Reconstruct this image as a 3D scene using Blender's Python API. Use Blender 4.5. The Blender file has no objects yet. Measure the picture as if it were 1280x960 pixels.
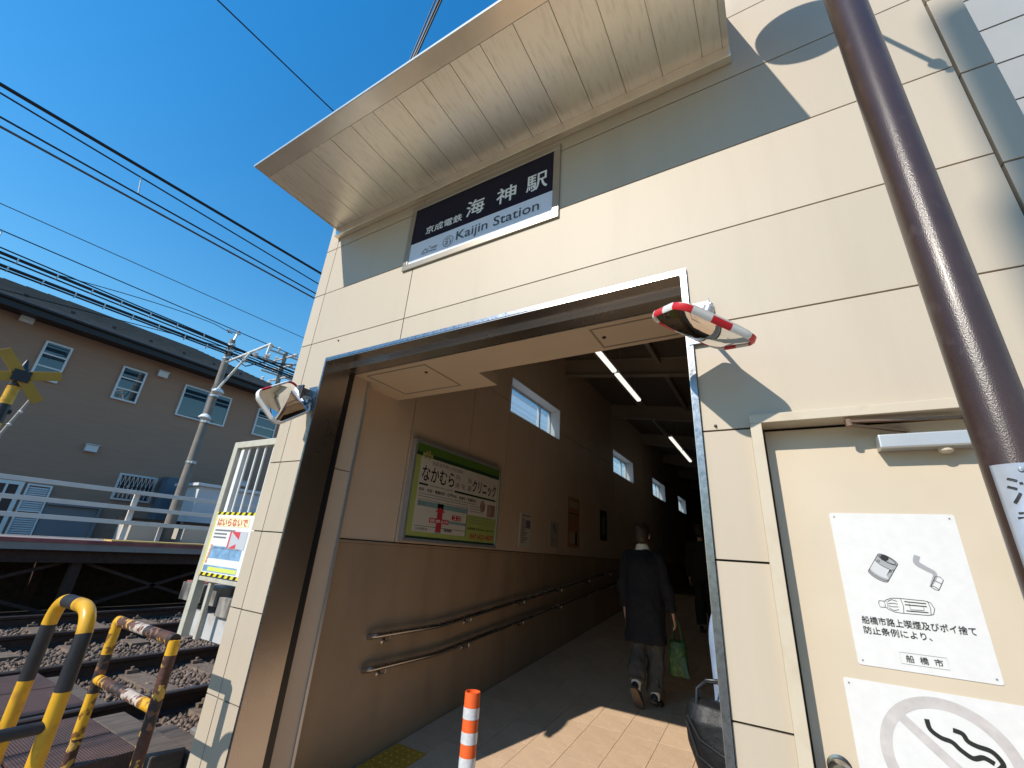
import bpy, math, random
import numpy as np
from mathutils import Vector, Matrix, Quaternion
rnd = random.Random(7)
sc = bpy.context.scene
COL = sc.collection
PI = math.pi

# ------------------------------------------------------------------ camera
cam = bpy.data.cameras.new("camera"); camo = bpy.data.objects.new("camera", cam); COL.objects.link(camo)
Mw = ((0.86175944, 0.50305134, 0.06565073), (-0.13229276, 0.3477612, -0.92820298), (-0.48976454, 0.79120256, 0.36623654))
cx, cy, cz = Vector(Mw[0]), Vector(Mw[1]), Vector(Mw[2])          # right, down, forward
rot = Matrix((cx, -cy, -cz)).transposed()
camo.matrix_world = Matrix.Translation((0, 0, 1.56)) @ rot.to_4x4()
cam.sensor_width = 36; cam.sensor_fit = 'HORIZONTAL'; cam.lens = 535.0/1280*36
cam.clip_start = 0.02; cam.clip_end = 2000
sc.camera = camo
# ------------------------------------------------------------------ world and sun
SUN = Vector((0.385, 1.205, -1.0)).normalized()
w = bpy.data.worlds.new("World"); sc.world = w; w.use_nodes = True
nt = w.node_tree; bg = nt.nodes['Background']
sky = nt.nodes.new('ShaderNodeTexSky'); sky.sky_type = 'NISHITA'; sky.sun_disc = False
sky.sun_elevation = math.asin(-SUN.z); sky.sun_rotation = math.atan2(-SUN.x, -SUN.y) % (2*PI)
sky.air_density = 1.9; sky.dust_density = 0.0; sky.ozone_density = 7.5; sky.altitude = 0
hs = nt.nodes.new('ShaderNodeHueSaturation'); hs.inputs['Saturation'].default_value = 1.29; nt.links.new(sky.outputs[0], hs.inputs['Color'])
nt.links.new(hs.outputs[0], bg.inputs[0]); bg.inputs[1].default_value = 0.15
sl = bpy.data.lights.new("sun", 'SUN'); so = bpy.data.objects.new("sun", sl); COL.objects.link(so)
sl.energy = 4.0; sl.angle = math.radians(0.53); sl.color = (1.0, 0.93, 0.82)
so.rotation_euler = SUN.to_track_quat('-Z', 'Y').to_euler(); so.location = (0, 0, 20)
sc.view_settings.view_transform = 'Standard'; sc.view_settings.look = 'None'
sc.view_settings.exposure = 0.3; sc.view_settings.gamma = 1

# ------------------------------------------------------------------ materials
MATS = {}
def mat(name, col, rough=0.6, metal=0.0, var=0.0, vscale=3.0, bump=0.0, bscale=60.0, dirt=None, dirt_amt=0.0, dscale=2.0,
        stretch=(1, 1, 1), emis=None, estr=0.0, spec=None, coat=0.0, rvar=0.0, piece=0.0, dlo=0.5, dhi=0.7):
    if name in MATS: return MATS[name]
    m = bpy.data.materials.new(name); m.use_nodes = True; n = m.node_tree.nodes; L = m.node_tree.links
    b = n['Principled BSDF']; b.inputs['Roughness'].default_value = rough; b.inputs['Metallic'].default_value = metal
    c = tuple(col)+(1,)
    b.inputs['Base Color'].default_value = c
    if spec is not None: b.inputs['Specular IOR Level'].default_value = spec
    if coat: b.inputs['Coat Weight'].default_value = coat; b.inputs['Coat Roughness'].default_value = 0.15
    tc = n.new('ShaderNodeTexCoord'); mp = n.new('ShaderNodeMapping'); mp.inputs['Scale'].default_value = stretch
    L.new(tc.outputs['Object'], mp.inputs['Vector']); last = None
    def noise(scale, det=5):
        t = n.new('ShaderNodeTexNoise'); t.inputs['Scale'].default_value = scale; t.inputs['Detail'].default_value = det
        L.new(mp.outputs[0], t.inputs['Vector']); return t
    if var or dirt or piece:
        last = n.new('ShaderNodeRGB'); last.outputs[0].default_value = c; last = last.outputs[0]
    if var:
        t = noise(vscale); mr = n.new('ShaderNodeMapRange'); mr.inputs[3].default_value = 1-var; mr.inputs[4].default_value = 1+var
        mr.inputs[1].default_value = 0.3; mr.inputs[2].default_value = 0.7
        L.new(t.outputs[0], mr.inputs[0]); mx = n.new('ShaderNodeVectorMath'); mx.operation = 'SCALE'
        L.new(last, mx.inputs[0]); L.new(mr.outputs[0], mx.inputs['Scale']); last = mx.outputs[0]
    if piece:
        oi = n.new('ShaderNodeObjectInfo'); mr = n.new('ShaderNodeMapRange'); mr.inputs[3].default_value = 1-piece; mr.inputs[4].default_value = 1+piece
        L.new(oi.outputs['Random'], mr.inputs[0]); mx = n.new('ShaderNodeVectorMath'); mx.operation = 'SCALE'
        L.new(last, mx.inputs[0]); L.new(mr.outputs[0], mx.inputs['Scale']); last = mx.outputs[0]
    if dirt:
        t = noise(dscale, 8); cr = n.new('ShaderNodeMapRange'); cr.inputs[1].default_value = dlo; cr.inputs[2].default_value = dhi
        cr.inputs[4].default_value = dirt_amt; L.new(t.outputs[0], cr.inputs[0])
        mx = n.new('ShaderNodeMix'); mx.data_type = 'RGBA'; L.new(cr.outputs[0], mx.inputs[0]); L.new(last, mx.inputs[6])
        mx.inputs[7].default_value = tuple(dirt)+(1,); last = mx.outputs[2]
    if last is not None: L.new(last, b.inputs['Base Color'])
    if rvar:
        t = noise(vscale*1.7); mr = n.new('ShaderNodeMapRange'); mr.inputs[3].default_value = rough-rvar; mr.inputs[4].default_value = rough+rvar
        L.new(t.outputs[0], mr.inputs[0]); L.new(mr.outputs[0], b.inputs['Roughness'])
    if bump:
        t = noise(bscale, 4); bp = n.new('ShaderNodeBump'); bp.inputs['Strength'].default_value = bump; bp.inputs['Distance'].default_value = 0.01
        L.new(t.outputs[0], bp.inputs['Height']); L.new(bp.outputs[0], b.inputs['Normal'])
    if emis: b.inputs['Emission Color'].default_value = tuple(emis)+(1,); b.inputs['Emission Strength'].default_value = estr
    MATS[name] = m; return m
def add_wave(m, scale, axis='X', strength=0.3, dist=0.004):
    n = m.node_tree.nodes; L = m.node_tree.links; b = n['Principled BSDF']
    tc = n.new('ShaderNodeTexCoord'); wv = n.new('ShaderNodeTexWave'); wv.bands_direction = axis; wv.inputs['Scale'].default_value = scale
    L.new(tc.outputs['Object'], wv.inputs['Vector'])
    bp = n.new('ShaderNodeBump'); bp.inputs['Strength'].default_value = strength; bp.inputs['Distance'].default_value = dist
    L.new(wv.outputs['Fac'], bp.inputs['Height'])
    if b.inputs['Normal'].links: L.new(b.inputs['Normal'].links[0].from_socket, bp.inputs['Normal'])
    L.new(bp.outputs[0], b.inputs['Normal'])
BEIGE = mat('beige_panel', (0.495, 0.418, 0.322), 0.55, var=0.018, vscale=1.2, bump=0.04, bscale=90, dirt=(0.34, 0.28, 0.20), dirt_amt=0.22, dscale=3.2, stretch=(2.2, 2.2, 0.22), piece=0.03, dlo=0.52, dhi=0.78)
CORE = mat('dark_joint', (0.05, 0.045, 0.04), 0.9)
INNER = mat('inner_panel', (0.61, 0.465, 0.33), 0.5, var=0.04, vscale=2, bump=0.03, bscale=60, piece=0.03)
DADO = mat('dado_board', (0.36, 0.25, 0.155), 0.42, var=0.10, vscale=2.2, bump=0.08, bscale=40, dirt=(0.24, 0.165, 0.10), dirt_amt=0.4, dscale=5, stretch=(1, 1, .4))
SOFFIT = mat('soffit_metal', (0.95, 0.88, 0.74), 0.36, 0.68, var=0.03, vscale=3, dirt=(0.55, 0.46, 0.33), dirt_amt=0.28, dscale=26, stretch=(2.2, .35, 1), piece=0.02)
add_wave(SOFFIT, 30, 'X', 0.10, 0.0015)
TRIM = mat('soffit_trim', (0.86, 0.79, 0.66), 0.24, 0.7, var=0.05, vscale=8)
STEEL = mat('stainless_steel', (0.50, 0.475, 0.45), 0.27, 1.0, var=0.05, vscale=2, stretch=(1, 1, 0.3), rvar=0.04)
GALV = mat('galvanised_edge', (0.25, 0.27, 0.30), 0.30, 1.0, var=0.12, vscale=45, rvar=0.15, bump=0.05, bscale=60)
SOFFIN = mat('entry_ceiling', (0.66, 0.53, 0.38), 0.55, var=0.03)
DARKROOF = mat('roof_deck', (0.15, 0.12, 0.09), 0.7, var=0.1)
BEAM = mat('beam_paint', (0.32, 0.26, 0.19), 0.55, var=0.06)
WHITE = mat('white_paint', (0.78, 0.78, 0.76), 0.4, var=0.04, vscale=8)
OFFW = mat('gate_paint', (0.50, 0.48, 0.40), 0.45, var=0.06, vscale=8, dirt=(0.35, 0.25, 0.16), dirt_amt=0.35, dscale=14)
BLACK = mat('black_gloss', (0.012, 0.012, 0.014), 0.35)
RUBBER = mat('rubber_dark', (0.02, 0.02, 0.02), 0.7)
NAVY = mat('sign_navy', (0.005, 0.006, 0.022), 0.30, spec=0.18)
SIGNW = mat('sign_white', (0.70, 0.74, 0.84), 0.3, var=.03)
INKW = mat('ink_white', (0.8, 0.8, 0.8), 0.45)
INK = mat('ink_black', (0.015, 0.015, 0.015), 0.5)
INKG = mat('ink_grey', (0.22, 0.22, 0.23), 0.5)
INKL = mat('ink_light_grey', (0.55, 0.55, 0.56), 0.5)
RINGG = mat('ink_faded_ring', (0.50, 0.46, 0.445), 0.5, var=0.12, vscale=30)
RED = mat('red_tape', (0.62, 0.02, 0.03), 0.35)
INKR = mat('ink_red', (0.5, 0.03, 0.04), 0.5)
INKO = mat('ink_orange', (0.62, 0.12, 0.02), 0.5)
GREEN = mat('ink_green', (0.08, 0.17, 0.02), 0.45)
DGREEN = mat('ink_dark_green', (0.015, 0.05, 0.03), 0.45)
LIME = mat('ink_lime', (0.36, 0.42, 0.11), 0.45)
TEAL = mat('ink_teal', (0.20, 0.33, 0.33), 0.45)
PAPER = mat('paper_cream', (0.58, 0.54, 0.46), 0.55, var=0.03)
PAPERW = mat('plate_white', (0.68, 0.665, 0.65), 0.35, var=0.03, vscale=40, bump=0.02, bscale=200)
BROWNP = mat('brown_pole', (0.052, 0.030, 0.024), 0.30, var=0.12, vscale=14, bump=0.12, bscale=420, coat=0.06, spec=.45, stretch=(1, 1, .7), dirt=(.12, .09, .085), dirt_amt=.35, dscale=30, dlo=.6, dhi=.75)
DOORM = mat('door_paint', (0.585, 0.49, 0.37), 0.42, var=0.03, vscale=4, dirt=(0.45, 0.34, 0.22), dirt_amt=0.25, dscale=3, bump=0.02, bscale=120)
FRAMEP = mat('door_frame_paint', (0.56, 0.48, 0.365), 0.42, var=0.03, vscale=6, dirt=(.4, .3, .2), dirt_amt=.3, dscale=12)
SILVER = mat('closer_silver', (0.55, 0.56, 0.57), 0.38, 0.6, var=0.05)
COPPER = mat('arm_bronze', (0.35, 0.20, 0.13), 0.35, 0.8)
YEL = mat('guard_yellow', (0.72, 0.38, 0.02), 0.4, var=0.08, vscale=9, dirt=(0.13, 0.045, 0.02), dirt_amt=0.85, dscale=20, dlo=.52, dhi=.60, bump=.05, bscale=50)
YELC = mat('guard_yellow_clean', (0.72, 0.38, 0.02), 0.33, var=0.06, vscale=9, dirt=(0.28, 0.12, 0.03), dirt_amt=0.6, dscale=14, dlo=.5, dhi=.72)
GBLK = mat('guard_black', (0.02, 0.022, 0.028), 0.4, var=0.2, vscale=20)
RUST = mat('rusty_pipe', (0.085, 0.034, 0.022), 0.72, var=0.3, vscale=20, dirt=(0.62, 0.36, 0.07), dirt_amt=0.9, dscale=21, dlo=.56, dhi=.60, bump=0.5, bscale=60)
RUSTB = mat('rusty_black', (0.03, 0.022, 0.022), 0.6, var=0.3, vscale=20, dirt=(0.24, 0.10, 0.05), dirt_amt=0.9, dscale=26, dlo=.52, dhi=.6, bump=0.45, bscale=60)
RUSTW = mat('rusty_white', (0.50, 0.42, 0.36), 0.6, var=0.2, vscale=20, dirt=(0.13, 0.05, 0.03), dirt_amt=1, dscale=26, dlo=.48, dhi=.56, bump=0.45, bscale=60)
ORANGE = mat('bollard_orange', (0.80, 0.115, 0.02), 0.42, var=0.06, vscale=20)
REFLT = mat('reflective_tape', (0.72, 0.73, 0.75), 0.32, 0.3, var=0.12, vscale=60)
TILE = mat('floor_tile', (0.62, 0.44, 0.295), 0.65, var=0.08, vscale=8, piece=0.06, dirt=(0.42, 0.28, 0.18), dirt_amt=0.35, dscale=9)
GROUT = mat('floor_grout', (0.17, 0.12, 0.09), 0.9)
TACT = mat('tactile_yellow', (0.55, 0.30, 0.03), 0.6, var=0.1, vscale=9)
ROAD = mat('asphalt', (0.085, 0.083, 0.08), 0.9, var=0.2, vscale=30, bump=0.4, bscale=180, dirt=(0.16, 0.155, 0.14), dirt_amt=0.5, dscale=3)
PAVE = mat('pale_paving', (0.32, 0.25, 0.18), 0.85, var=0.12, vscale=6, bump=0.2, bscale=90)
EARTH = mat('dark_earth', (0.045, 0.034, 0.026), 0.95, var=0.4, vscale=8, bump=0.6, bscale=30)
CONC = mat('concrete', (0.34, 0.32, 0.29), 0.85, var=0.2, vscale=5, bump=0.3, bscale=60, dirt=(0.10, 0.09, 0.08), dirt_amt=0.7, dscale=6)
CONCW = mat('stained_concrete', (0.30, 0.275, 0.25), 0.85, var=0.2, vscale=9, bump=0.3, bscale=60, dirt=(0.07, 0.06, 0.05), dirt_amt=0.9, dscale=7, stretch=(1.5, 1.5, .6), dlo=.42, dhi=.6)
SLEEP = mat('sleeper', (0.17, 0.12, 0.085), 0.9, var=0.3, vscale=12, bump=0.4, bscale=50)
RAILM = mat('rail_rust', (0.045, 0.022, 0.016), 0.75, var=0.3, vscale=14, bump=0.3, bscale=60)
RAILT = mat('rail_head', (0.32, 0.29, 0.27), 0.3, 0.9, var=0.15, vscale=9)
STONE = mat('ballast_stone', (0.23, 0.19, 0.16), 0.9)
PLANK = mat('crossing_plate', (0.095, 0.052, 0.042), 0.7, var=0.2, vscale=9, dirt=(0.06, 0.04, 0.035), dirt_amt=0.7, dscale=5)
add_wave(PLANK, 22, 'X', 0.7, 0.003); add_wave(PLANK, 22, 'Y', 0.7, 0.003)
TIMBER = mat('old_timber', (0.13, 0.10, 0.08), 0.9, var=0.3, vscale=4, bump=0.5, bscale=30, stretch=(8, 1, 8))
HOUSE = mat('house_wall', (0.34, 0.212, 0.15), 0.85, var=0.05, vscale=4, bump=0.14, bscale=9, stretch=(1, .35, 3))
ROOFT = mat('roof_shingle', (0.13, 0.11, 0.10), 0.85, var=0.2, vscale=4, bump=0.5, bscale=14)
FASCIA = mat('fascia_dark', (0.018, 0.015, 0.016), 0.5)
ALU = mat('aluminium', (0.55, 0.56, 0.57), 0.35, 0.7)
ALUW = mat('white_aluminium', (0.66, 0.68, 0.70), 0.4)
CONCPOLE = mat('pole_concrete', (0.21, 0.185, 0.16), 0.8, var=0.12, vscale=6, bump=0.1, bscale=60)
FENCEP = mat('fence_paint', (0.44, 0.40, 0.37), 0.5, var=0.08, vscale=5)
WIRE = mat('wire_black', (0.012, 0.012, 0.014), 0.5)
COPPERW = mat('wire_copper', (0.10, 0.08, 0.07), 0.5)
PORC = mat('porcelain', (0.75, 0.73, 0.70), 0.25)
GREYB = mat('grey_siding', (0.335, 0.34, 0.34), 0.55, var=0.06, vscale=3, piece=0.04, bump=.05, bscale=50)
SKIN = mat('skin', (0.55, 0.31, 0.22), 0.5); SKIN.node_tree.nodes['Principled BSDF'].inputs['Subsurface Weight'].default_value = 0.1
HAIR = mat('hair_brown', (0.035, 0.02, 0.014), 0.5, bump=0.6, bscale=120, stretch=(1, 1, .2))
CNAVY = mat('cloth_navy', (0.004, 0.0045, 0.009), 0.85, var=0.2, vscale=30, bump=0.3, bscale=14)
CGREY = mat('cloth_grey', (0.065, 0.06, 0.055), 0.85, var=0.15, vscale=30, bump=0.5, bscale=12)
CWHITE = mat('cloth_white', (0.7, 0.68, 0.64), 0.8)
CBLUE = mat('cloth_light_blue', (0.24, 0.32, 0.45), 0.8, bump=0.4, bscale=18)
CDARK = mat('cloth_dark', (0.02, 0.018, 0.018), 0.85)
SHOE = mat('shoe_black', (0.02, 0.02, 0.02), 0.5)
SOLE = mat('shoe_sole', (0.10, 0.075, 0.055), 0.8)
BAGM = mat('bag_black', (0.008, 0.008, 0.009), 0.48, spec=0.3, bump=0.3, bscale=35)
LAMPE = mat('tube_glow', (0.9, 0.9, 0.85), 0.4, emis=(1.0, 0.96, 0.86), estr=0.9)
def glass(name, col, rough=0.03):
    m = mat(name, col, rough, spec=0.9); return m
GLASSD = glass('window_glass', (0.015, 0.03, 0.045)); GLASSD.node_tree.nodes['Principled BSDF'].inputs['Coat Weight'].default_value = 1.0
GLASSB = glass('frosted_glass', (0.10, 0.17, 0.22), 0.2)
MIRROR = mat('mirror_face', (0.80, 0.80, 0.80), 0.015, 1.0)
mg = bpy.data.materials.new('clear_glass'); mg.use_nodes = True; _n = mg.node_tree.nodes; _l = mg.node_tree.links
_n.remove(_n['Principled BSDF']); _t = _n.new('ShaderNodeBsdfTransparent'); _g = _n.new('ShaderNodeBsdfGlossy'); _g.inputs['Roughness'].default_value = 0.02
_m = _n.new('ShaderNodeMixShader'); _m.inputs[0].default_value = 0.07; _t.inputs[0].default_value = (0.86, 0.9, 0.92, 1)
_l.new(_t.outputs[0], _m.inputs[1]); _l.new(_g.outputs[0], _m.inputs[2]); _tr = _n.new('ShaderNodeBsdfTranslucent'); _tr.inputs[0].default_value = (.85, .88, .9, 1); _m2 = _n.new('ShaderNodeMixShader'); _m2.inputs[0].default_value = 0.3; _l.new(_m.outputs[0], _m2.inputs[1]); _l.new(_tr.outputs[0], _m2.inputs[2]); _l.new(_m2.outputs[0], _n['Material Output'].inputs[0])
CLEAR = mg
# dimpled floor tile relief
def tile_relief():
    n = TILE.node_tree.nodes; L = TILE.node_tree.links; b = n['Principled BSDF']
    tc = n.new('ShaderNodeTexCoord'); v = n.new('ShaderNodeTexVoronoi'); v.inputs['Scale'].default_value = 62; v.inputs['Randomness'].default_value = 0.0
    L.new(tc.outputs['Object'], v.inputs['Vector']); bp = n.new('ShaderNodeBump'); bp.inputs['Strength'].default_value = 0.7; bp.inputs['Distance'].default_value = 0.004
    bp.invert = True; L.new(v.outputs['Distance'], bp.inputs['Height']); L.new(bp.outputs[0], b.inputs['Normal'])
tile_relief()

# ------------------------------------------------------------------ mesh helpers
class MB:
    def __init__(s): s.v = []; s.f = []; s.mi = []; s.ms = []; s.m = 0
    def _m(s, k): s.mi += [s.m]*k
    def box(s, x0, x1, y0, y1, z0, z1):
        b = len(s.v); s.v += [(x0,y0,z0),(x1,y0,z0),(x1,y1,z0),(x0,y1,z0),(x0,y0,z1),(x1,y0,z1),(x1,y1,z1),(x0,y1,z1)]
        s.f += [tuple(b+i for i in q) for q in ((0,3,2,1),(4,5,6,7),(0,1,5,4),(1,2,6,5),(2,3,7,6),(3,0,4,7))]; s._m(6); return s
    def hexa(s, p):                                                   # 8 corner points, bottom ring then top ring
        b = len(s.v); s.v += [tuple(q) for q in p]
        s.f += [tuple(b+i for i in q) for q in ((0,3,2,1),(4,5,6,7),(0,1,5,4),(1,2,6,5),(2,3,7,6),(3,0,4,7))]; s._m(6); return s
    def poly(s, pts): 
        b = len(s.v); s.v += [tuple(p) for p in pts]; s.f.append(tuple(range(b, b+len(pts)))); s._m(1); return s
    def beam(s, a, b, w, h, up=(0, 0, 1)):                             # rectangular bar between two points
        a, b = Vector(a), Vector(b); d = (b-a).normalized(); up = Vector(up)
        r = d.cross(up)
        if r.length < 1e-4: r = d.cross(Vector((1, 0, 0)))
        r.normalize(); u = r.cross(d)
        o = [(-1,-1),(1,-1),(1,1),(-1,1)]
        s.hexa([a+r*i*w/2+u*j*h/2 for i, j in o]+[b+r*i*w/2+u*j*h/2 for i, j in o]); return s
    def rings(s, rs, cap=True, closed=False):
        b = len(s.v); k = len(rs[0])
        for r in rs: s.v += [tuple(p) for p in r]
        n = len(rs)
        for i in range(n-1 if not closed else n):
            for j in range(k):
                a0 = b+i*k+j; a1 = b+i*k+(j+1) % k; c0 = b+((i+1) % n)*k+j; c1 = b+((i+1) % n)*k+(j+1) % k
                s.f.append((a0, a1, c1, c0))
        s._m(k*(n-1 if not closed else n))
        if cap and not closed:
            s.f.append(tuple(b+j for j in reversed(range(k)))); s.f.append(tuple(b+(n-1)*k+j for j in range(k))); s._m(2)
        return s
    def tube(s, pts, r, seg=10, cap=True):
        pts = [Vector(p) for p in pts]; rr = r if isinstance(r, (list, tuple)) else [r]*len(pts)
        t = (pts[1]-pts[0]).normalized(); nrm = t.orthogonal().normalized(); out = []
        for i, p in enumerate(pts):
            if i == 0: d = (pts[1]-pts[0]).normalized()
            elif i == len(pts)-1: d = (pts[-1]-pts[-2]).normalized()
            else: d = ((pts[i]-pts[i-1]).normalized()+(pts[i+1]-pts[i]).normalized()).normalized()
            q = t.rotation_difference(d); nrm = (q @ nrm).normalized(); t = d; bn = d.cross(nrm)
            out.append([p+(nrm*math.cos(a)+bn*math.sin(a))*rr[i] for a in (2*PI*j/seg for j in range(seg))])
        return s.rings(out, cap)
    def lathe(s, prof, c, axis=(0, 0, 1), seg=20, cap=True):           # prof: (radius, height)
        ax = Vector(axis).normalized(); u = ax.orthogonal().normalized(); v = ax.cross(u); c = Vector(c)
        return s.rings([[c+ax*h+(u*math.cos(a)+v*math.sin(a))*r for a in (2*PI*j/seg for j in range(seg))] for r, h in prof], cap)
    def prism(s, pts2, a, b, axis='Y'):
        def P(p, t): return (p[0], t, p[1]) if axis == 'Y' else ((t, p[0], p[1]) if axis == 'X' else (p[0], p[1], t))
        return s.rings([[P(p, a) for p in pts2], [P(p, b) for p in pts2]])
def rounded(w, h, r, n=5):
    out = []
    for cxx, cyy, a0 in ((w/2-r, h/2-r, 0), (-w/2+r, h/2-r, PI/2), (-w/2+r, -h/2+r, PI), (w/2-r, -h/2+r, 3*PI/2)):
        for i in range(n+1):
            a = a0+PI/2*i/n; out.append((cxx+r*math.cos(a), cyy+r*math.sin(a)))
    return out
def mk(name, mb, m, parent=None, smooth=False, bevel=0.0, label=None, kind=None):
    me = bpy.data.meshes.new(name); me.from_pydata(mb.v, [], mb.f)
    ml = m if isinstance(m, (list, tuple)) else [m]
    for q in ml: me.materials.append(q)
    if len(ml) > 1: me.polygons.foreach_set('material_index', mb.mi)
    me.validate(); me.update()
    if smooth:
        me.polygons.foreach_set('use_smooth', [True]*len(me.polygons))
        try: me.set_sharp_from_angle(angle=math.radians(40))
        except Exception: pass
    o = bpy.data.objects.new(name, me); COL.objects.link(o)
    if bevel:
        bv = o.modifiers.new('bevel', 'BEVEL'); bv.width = bevel; bv.segments = 2; bv.limit_method = 'ANGLE'
    if parent is not None: attach(o, parent)
    if label: o['label'] = label
    if kind: o['kind'] = kind
    return o
def world_loc(o): 
    l = Vector(o.location)
    while o.parent: o = o.parent; l = l+Vector(o.location) if False else l
    return l
ORIG = {}
def attach(o, parent):
    o.parent = parent; pw = ORIG.get(parent.name, Vector((0, 0, 0)))
    o.matrix_parent_inverse = Matrix.Translation(-pw); ORIG[o.name] = Vector(o.location)
def root(name, loc=(0, 0, 0), label=None, cat=None, group=None, kind=None):
    o = bpy.data.objects.new(name, None); COL.objects.link(o); o.location = loc; o.empty_display_size = 0.1
    ORIG[o.name] = Vector(loc); tag(o, label, cat, group, kind); return o
def tag(o, label=None, cat=None, group=None, kind=None):
    if label: o['label'] = label
    if cat: o['category'] = cat
    if group: o['group'] = group
    if kind: o['kind'] = kind
    return o
def copy_tree(o, delta, label=None):
    def cp(q, par):
        c = q.copy(); COL.objects.link(c)
        if par is not None: c.parent = par; c.matrix_parent_inverse = q.matrix_parent_inverse.copy()
        for ch in [k for k in list(q.children)]: cp(ch, c)
        return c
    c = cp(o, None); c.location = Vector(o.location)+Vector(delta)
    if label: c['label'] = label
    return c
# lettering: fitted into a box on a plane.  origin = lower-left corner, u = reading direction, v = up
def text(body, org, u, v, w, h, m, parent, off=0.0015, bold=0.0, name='lettering', shear=0.0):
    cu = bpy.data.curves.new(name, 'FONT'); cu.body = body; cu.size = 1; cu.resolution_u = 3; cu.shear = shear
    to = bpy.data.objects.new(name, cu); COL.objects.link(to)
    dg = bpy.context.evaluated_depsgraph_get(); dg.update()
    me = bpy.data.meshes.new_from_object(to.evaluated_get(dg)); bpy.data.objects.remove(to); bpy.data.curves.remove(cu)
    n = len(me.vertices)
    if n == 0: return None
    co = np.empty(n*3); me.vertices.foreach_get('co', co); co = co.reshape(-1, 3)
    mn = co.min(0); mx = co.max(0)
    uv = (co[:, :2]-mn[:2])/np.maximum(mx[:2]-mn[:2], 1e-6)
    org, u, v = Vector(org), Vector(u), Vector(v); nn = u.cross(v)
    P = np.array(org+nn*off)+uv[:, :1]*w*np.array(u)+uv[:, 1:]*h*np.array(v)
    if bold:
        e = bold*h*.42; faces = [tuple(p.vertices) for p in me.polygons]; V = []; F = []
        for k, (dx, dy) in enumerate(((-e, -e), (e, -e), (e, e), (-e, e))):
            V.append(P+np.array(u*dx+v*dy+nn*(k*.00008))); F += [tuple(i+k*n for i in f) for f in faces]
        bpy.data.meshes.remove(me); me = bpy.data.meshes.new(name); me.from_pydata(np.concatenate(V).tolist(), [], F)
    else: me.vertices.foreach_set('co', P.ravel())
    me.materials.clear(); me.materials.append(m); me.update()
    me.name = name; o = bpy.data.objects.new(name, me); COL.objects.link(o); attach(o, parent); return o
class Plane:                                                          # flat print on a surface
    def __init__(s, org, u, v): s.o, s.u, s.v = Vector(org), Vector(u), Vector(v); s.n = s.u.cross(s.v)
    def P(s, a, b, off=0.0): return s.o+s.u*a+s.v*b+s.n*off
    def rect(s, mb, a0, a1, b0, b1, off): 
        mb.poly([s.P(a0, b0, off), s.P(a1, b0, off), s.P(a1, b1, off), s.P(a0, b1, off)]); return mb
    def stroke(s, mb, pts, wd, off, closed=False):
        k = len(pts); L = [Vector(p) for p in pts]; wl = wd if isinstance(wd, (list, tuple)) else [wd]*k
        A = []; B = []
        for i in range(k):
            p0 = L[i-1] if (i > 0 or closed) else L[i]; p1 = L[(i+1) % k] if (i < k-1 or closed) else L[i]
            d = (p1-p0).normalized(); nn = Vector((-d.y, d.x)); A.append(L[i]+nn*wl[i]/2); B.append(L[i]-nn*wl[i]/2)
        for i in range(k if closed else k-1):
            j = (i+1) % k; mb.poly([s.P(*A[i], off), s.P(*B[i], off), s.P(*B[j], off), s.P(*A[j], off)])
        return mb
    def fill(s, mb, pts, off): mb.poly([s.P(p[0], p[1], off) for p in pts]); return mb
    def text(s, body, a, b, w, h, m, parent, off=0.002, **k): return text(body, s.P(a, b), s.u, s.v, w, h, m, parent, off=off, **k)

# ================================================================== GROUND
FY = 1.72                                                             # facade plane
g = MB(); g.box(-400, 400, -400, 600, -0.5, -0.03); mk('ground', g, EARTH, kind='structure')
g = MB(); g.hexa([(-3.2, -9, -.2), (60, -9, -.2), (60, FY+.2, -.2), (-3.2, FY+.2, -.2), (-3.2, -9, 0), (60, -9, 0), (60, FY+.2, 0), (-3.2, FY+.2, 0)])
mk('forecourt', g, PAVE, kind='structure')
g = MB(); g.hexa([(-4.0, -9, -.2), (-3.2, -9, -.2), (-3.2, 1.25, -.2), (-4.0, 1.25, -.2), (-4.0, -9, .22), (-3.2, -9, 0), (-3.2, 1.25, 0), (-4.0, 1.25, .22)])
g.hexa([(-11.6, -9, -.2), (-4.0, -9, -.2), (-4.0, .9, -.2), (-11.6, .9, -.2), (-11.6, -9, .23), (-4.0, -9, .22), (-4.0, .9, .22), (-11.6, .9, .23)])
g.hexa([(-60, -9, -.2), (-11.6, -9, -.2), (-11.6, .9, -.2), (-60, .9, -.2), (-60, -9, .1), (-11.6, -9, .23), (-11.6, .9, .23), (-60, .9, .1)])
mk('road', g, ROAD, kind='structure')
g = MB(); g.box(-10.6, -3.05, 0.9, 60, -.2, .08); g.box(-10.6, -3.05, -60, -9, -.2, .08); mk('ballast_bed', g, EARTH, kind='structure')

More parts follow.
